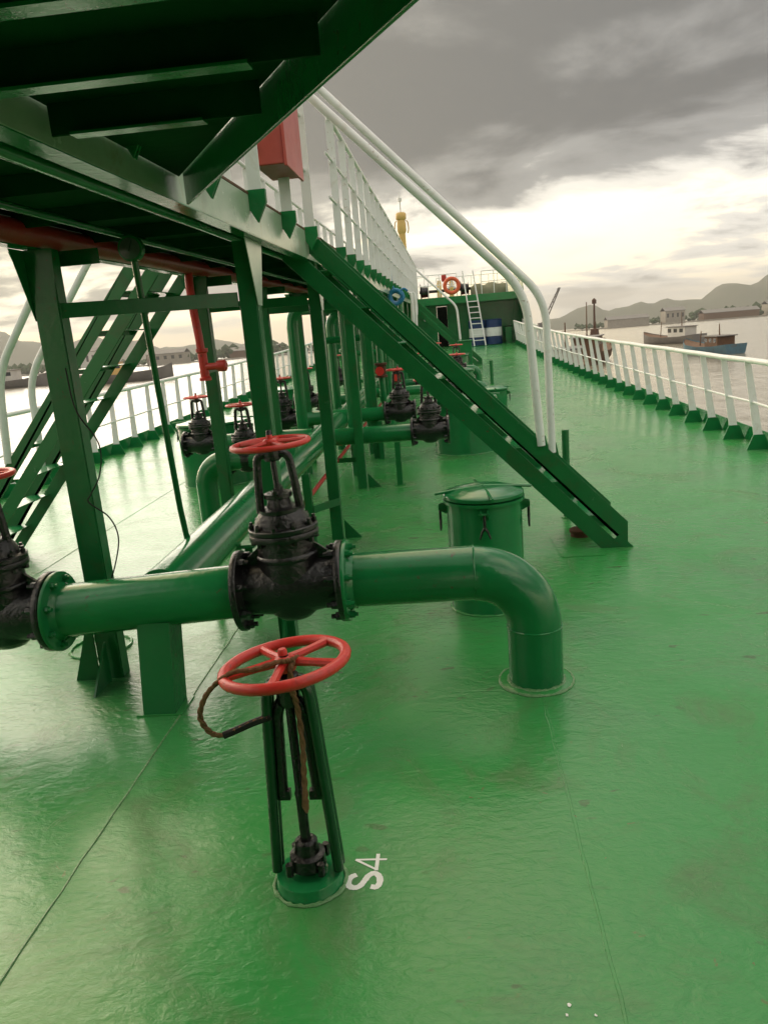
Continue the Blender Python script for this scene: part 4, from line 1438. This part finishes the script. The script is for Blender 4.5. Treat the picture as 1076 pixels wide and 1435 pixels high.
def boat(name, loc, length, beam, hull_m, house_m, label, heading, deck_m='wood_brown', house=(.15, .35, 2.2), mast=3.5, group='small craft moored in the harbour'):
    t = thing(name, loc, label, 'boat', group)
    m = MB()
    st_ = [(-.5, .78, 1.25), (-.3, .95, 1.0), (0, 1.0, .9), (.25, .85, 1.05), (.42, .45, 1.4), (.5, .03, 1.75)]
    for fx, fb, hz in st_:
        for (yy, zz) in ((-1, hz), (-.85, .25), (-.35, -.5), (.35, -.5), (.85, .25), (1, hz)):
            m.v.append((fx * length, yy * fb * beam / 2, zz * length / 12))
    for i in range(len(st_) - 1):
        for k in range(5):
            a = i * 6 + k
            m.f.append((a, a + 6, a + 7, a + 1))
    m.f.append((0, 1, 2, 3, 4, 5))
    off = Vector(loc)
    m.v = [tuple(Vector(v) + off) for v in m.v]
    m.build('hull', hull_m, t, angle=60)
    m = MB()
    hz = [s[2] * length / 12 - .12 for s in st_]
    for (fx, fb, _), z in zip(st_, hz):
        m.v += [(fx * length + loc[0], -.93 * fb * beam / 2 + loc[1], z + loc[2]), (fx * length + loc[0], .93 * fb * beam / 2 + loc[1], z + loc[2])]
    for i in range(len(st_) - 1):
        m.f.append((2 * i, 2 * i + 2, 2 * i + 3, 2 * i + 1))
    m.build('boat_deck', deck_m, t)
    hx, hl, hh = house
    z0 = .95 * length / 12 - .2 + loc[2]
    cx = loc[0] - hx * length
    w = beam * .31
    h = MB()
    h.box((cx - hl * length / 2, loc[1] - w, z0), (cx + hl * length / 2, loc[1] + w, z0 + hh))
    ho = h.build('cabin', house_m, t, bevel=.05)
    MB().box((cx - hl * length / 2 - .25, loc[1] - w - .2, z0 + hh + .001), (cx + hl * length / 2 + .35, loc[1] + w + .2, z0 + hh + .12)).build('cabin_roof', 'roof_grey', t, bevel=.03)
    for q in range(3):
        xx = cx - hl * length / 2 + (q + .35) * hl * length / 3
        for s in (-1, 1):
            y0 = loc[1] + s * (w + .01)
            MB().box((xx, min(y0, y0 - s * .02), z0 + hh * .5), (xx + hl * length / 5, max(y0, y0 - s * .02), z0 + hh * .85)).build('window', 'glass_dark', ho)
    MB().tube([(cx, loc[1], z0 + hh), (cx + .1, loc[1], z0 + hh + mast)], [.09, .05], 8).build('mast', 'wood_brown', t)
    MB().tube([(cx + length * .38, loc[1], z0), (cx + length * .36, loc[1], z0 + hh + mast * .4)], [.08, .05], 8).build('boom_post', 'wood_brown', t)
    t.rotation_euler = (0, 0, heading)
    return t


boat('fishing_boat', at_sea(10.2, 70, .1), 14, 3.8, 'wood_brown', 'house_white', 'brown wooden boat with a white cabin seen between the near handrail and the railing', R(82), mast=2.2, house=(.15, .3, 1.6))
boat('fishing_boat', at_sea(31, 97, .0), 12, 3.4, 'faded_blue', 'wood_brown', 'faded blue boat with a low brown cabin beyond the right railing', R(100), mast=1.4, house=(.2, .25, 1.3))
boat('fishing_boat', at_sea(17.5, 98, .1), 17, 4.4, 'wood_brown', 'wood_brown', 'all dark brown wooden boat farther off beyond the right railing', R(70), mast=4.0, house=(.2, .3, 1.9))
boat('fishing_boat', at_sea(41, 150, .1), 15, 4.2, 'roof_grey', 'house_white', 'grey boat with a white cabin far off beyond the right railing', R(115), mast=2.6, house=(.2, .3, 1.9))
boat('workboat', at_sea(-78, 182, .2), 24, 6.5, 'roof_grey', 'yellow_paint', 'grey workboat with a yellowish deckhouse off the left side', R(12), mast=2.0, house=(.1, .22, 3.0))
boat('workboat', at_sea(-125, 215, .2), 26, 7, 'roof_grey', 'house_white', 'grey workboat with a white deckhouse, left of the yellowish one', R(-8), mast=2.5, house=(.1, .35, 3.0))


def shed(loc, w, d, h, label, wall, nwin, rz=0):
    t = thing('shore_building', loc, label, 'building', 'buildings on the far shore')
    x, y, z = loc
    wl = MB().box((x - w / 2, y - d / 2, z - 1), (x + w / 2, y + d / 2, z + h)).build('wall', wall, t)
    m = MB()
    m.prism([(x - w / 2 - .6, y - d / 2 - .6, z + h + .02), (x + w / 2 + .6, y - d / 2 - .6, z + h + .02), (x + w / 2 + .6, y, z + h + d * .18), (x - w / 2 - .6, y, z + h + d * .18)][:4], (0, 0, .4))
    m.prism([(x - w / 2 - .6, y + .02, z + h + d * .18), (x + w / 2 + .6, y + .02, z + h + d * .18), (x + w / 2 + .6, y + d / 2 + .6, z + h + .02), (x - w / 2 - .6, y + d / 2 + .6, z + h + .02)], (0, 0, .4))
    m.build('roof', 'roof_grey', t)
    for i in range(nwin):
        xx = x - w / 2 + w * (i + .3) / nwin
        MB().box((xx, y - d / 2 - .12, z + h * .45), (xx + w / nwin * .4, y - d / 2 - .02, z + h * .8)).build('window', 'glass_dark', t)
    return t


shore = [(205, 930, 46, 20, 8, 'low pale shed on the far shore right of the stair handrail', 'concrete', 0),
         (262, 950, 22, 22, 13, 'tall narrow grey block on the far right shore', 'concrete', 4),
         (318, 930, 60, 20, 7, 'long low shed on the far right shore', 'wood_brown', 0),
         (384, 960, 30, 20, 12, 'pale block on the far shore near the right edge', 'concrete', 5),
         (-290, 800, 40, 20, 10, 'pale shore building seen left of the first post', 'concrete', 5),
         (-395, 840, 26, 20, 19, 'taller pale block at the far left shore', 'house_white', 4),
         (-205, 830, 52, 20, 7, 'low shed on the left shore behind the stair', 'wood_brown', 0)]
for x, y, w, d, h, lab, wall, n in shore:
    shed(tuple(at_sea(x, y, 1.2)), w, d, h, lab, wall, n)
for nm, x0, x1, y0, y1 in (('quay_starboard', 150, 760, 905, 1100), ('quay_port', -780, -110, 775, 960)):
    m = MB()
    m.box((x0, y0, 0), (x1, y1, 1.6))
    m.v = [tuple(Vector(v) + Vector((0, 0, SEA_Z - v[1] * math.tan(TRIM) - .4))) for v in m.v]
    struct(m.build(nm, 'concrete'))
# far-off trees along the shore, one mass
mat('far_foliage', (0.055, 0.085, 0.040), (0.035, 0.060, 0.028), 0.9, 0.05, 0.15, 0.3, 0.5, 0.2)
rnd = random.Random(21)
m = MB()
ICO = [(0, 0, 1)] + [(.9 * math.cos(i * 1.2566), .9 * math.sin(i * 1.2566), .35) for i in range(5)] + [(.9 * math.cos(i * 1.2566 + .63), .9 * math.sin(i * 1.2566 + .63), -.35) for i in range(5)] + [(0, 0, -1)]
IF = [(0, 1 + i, 1 + (i + 1) % 5) for i in range(5)] + [(1 + i, 6 + i, 1 + (i + 1) % 5) for i in range(5)] + [(1 + (i + 1) % 5, 6 + i, 6 + (i + 1) % 5) for i in range(5)] + [(11, 6 + (i + 1) % 5, 6 + i) for i in range(5)]
for q in range(1500):
    if q % 5 < 3:
        x, y = rnd.uniform(165, 740), rnd.uniform(940, 1090)
    else:
        x, y = rnd.uniform(-760, -120), rnd.uniform(800, 950)
    r = rnd.uniform(1.6, 4.2) * (1.3 if math.sin(x * .021) > .2 else .75)
    c = at_sea(x, y, 1.2 + r * rnd.uniform(.5, 2.2))
    m.add([c + Vector((p[0] * r * rnd.uniform(.7, 1.3), p[1] * r, p[2] * r * rnd.uniform(.7, 1.2))) for p in ICO], IF)
o = m.build('shore_trees', 'far_foliage', None, False)
o['kind'] = 'stuff'
o['label'] = 'hazy dark trees along the far shores'
o['category'] = 'trees'
cr = thing('dock_crane', at_sea(52, 420, 0), 'dark slewing crane jib rising on the shore beside the handrail bend', 'crane')
p = at_sea(50, 420, 0)
MB().box(p + Vector((-2.5, -2.5, -2)), p + Vector((2.5, 2.5, 8))).build('tower', 'roof_grey', cr)
m = MB()
for s in (-1, 1):
    m.tube([p + Vector((s * .9, 0, 7)), p + Vector((9 + s * .3, 0, 25))], .35, 6)
for i in range(7):
    f = i / 7
    m.tube([p + Vector((.9 + 9 * f * 1.0 - .6 * f, 0, 7 + 18 * f)), p + Vector((-.9 + 9 * (f + .12), 0, 7 + 18 * (f + .12)))], .2, 5)
m.build('jib', 'roof_grey', cr)
cm = thing('channel_beacon', at_sea(60, 330, 0), 'thin dark beacon mast standing beyond the right railing', 'beacon')
p = at_sea(60, 330, 0)
MB().lathe([(2.2, -2), (1.6, 3), (.5, 3.2), (.35, 13), (.9, 13.1), (.9, 14.5), (.2, 15.2)], p, 'z', 12).build('tower', 'rusty', cm)

# ------------------------------------------------------------------ harbour haze
mh = bpy.data.materials.new('haze')
mh.use_nodes = True
t = mh.node_tree
t.nodes.clear()
o = nd(t, 'ShaderNodeOutputMaterial')
pv = nd(t, 'ShaderNodeVolumePrincipled')
pv.inputs['Color'].default_value = (0.92, 0.92, 0.92, 1)
pv.inputs['Density'].default_value = 0.00016
pv.inputs['Anisotropy'].default_value = 0.2
t.links.new(pv.outputs[0], o.inputs['Volume'])
MATS['haze'] = mh
hz = MB().box((-12500, -12500, -320), (12500, 12500, 172)).build('haze', 'haze', None, False)
hz['kind'] = 'stuff'
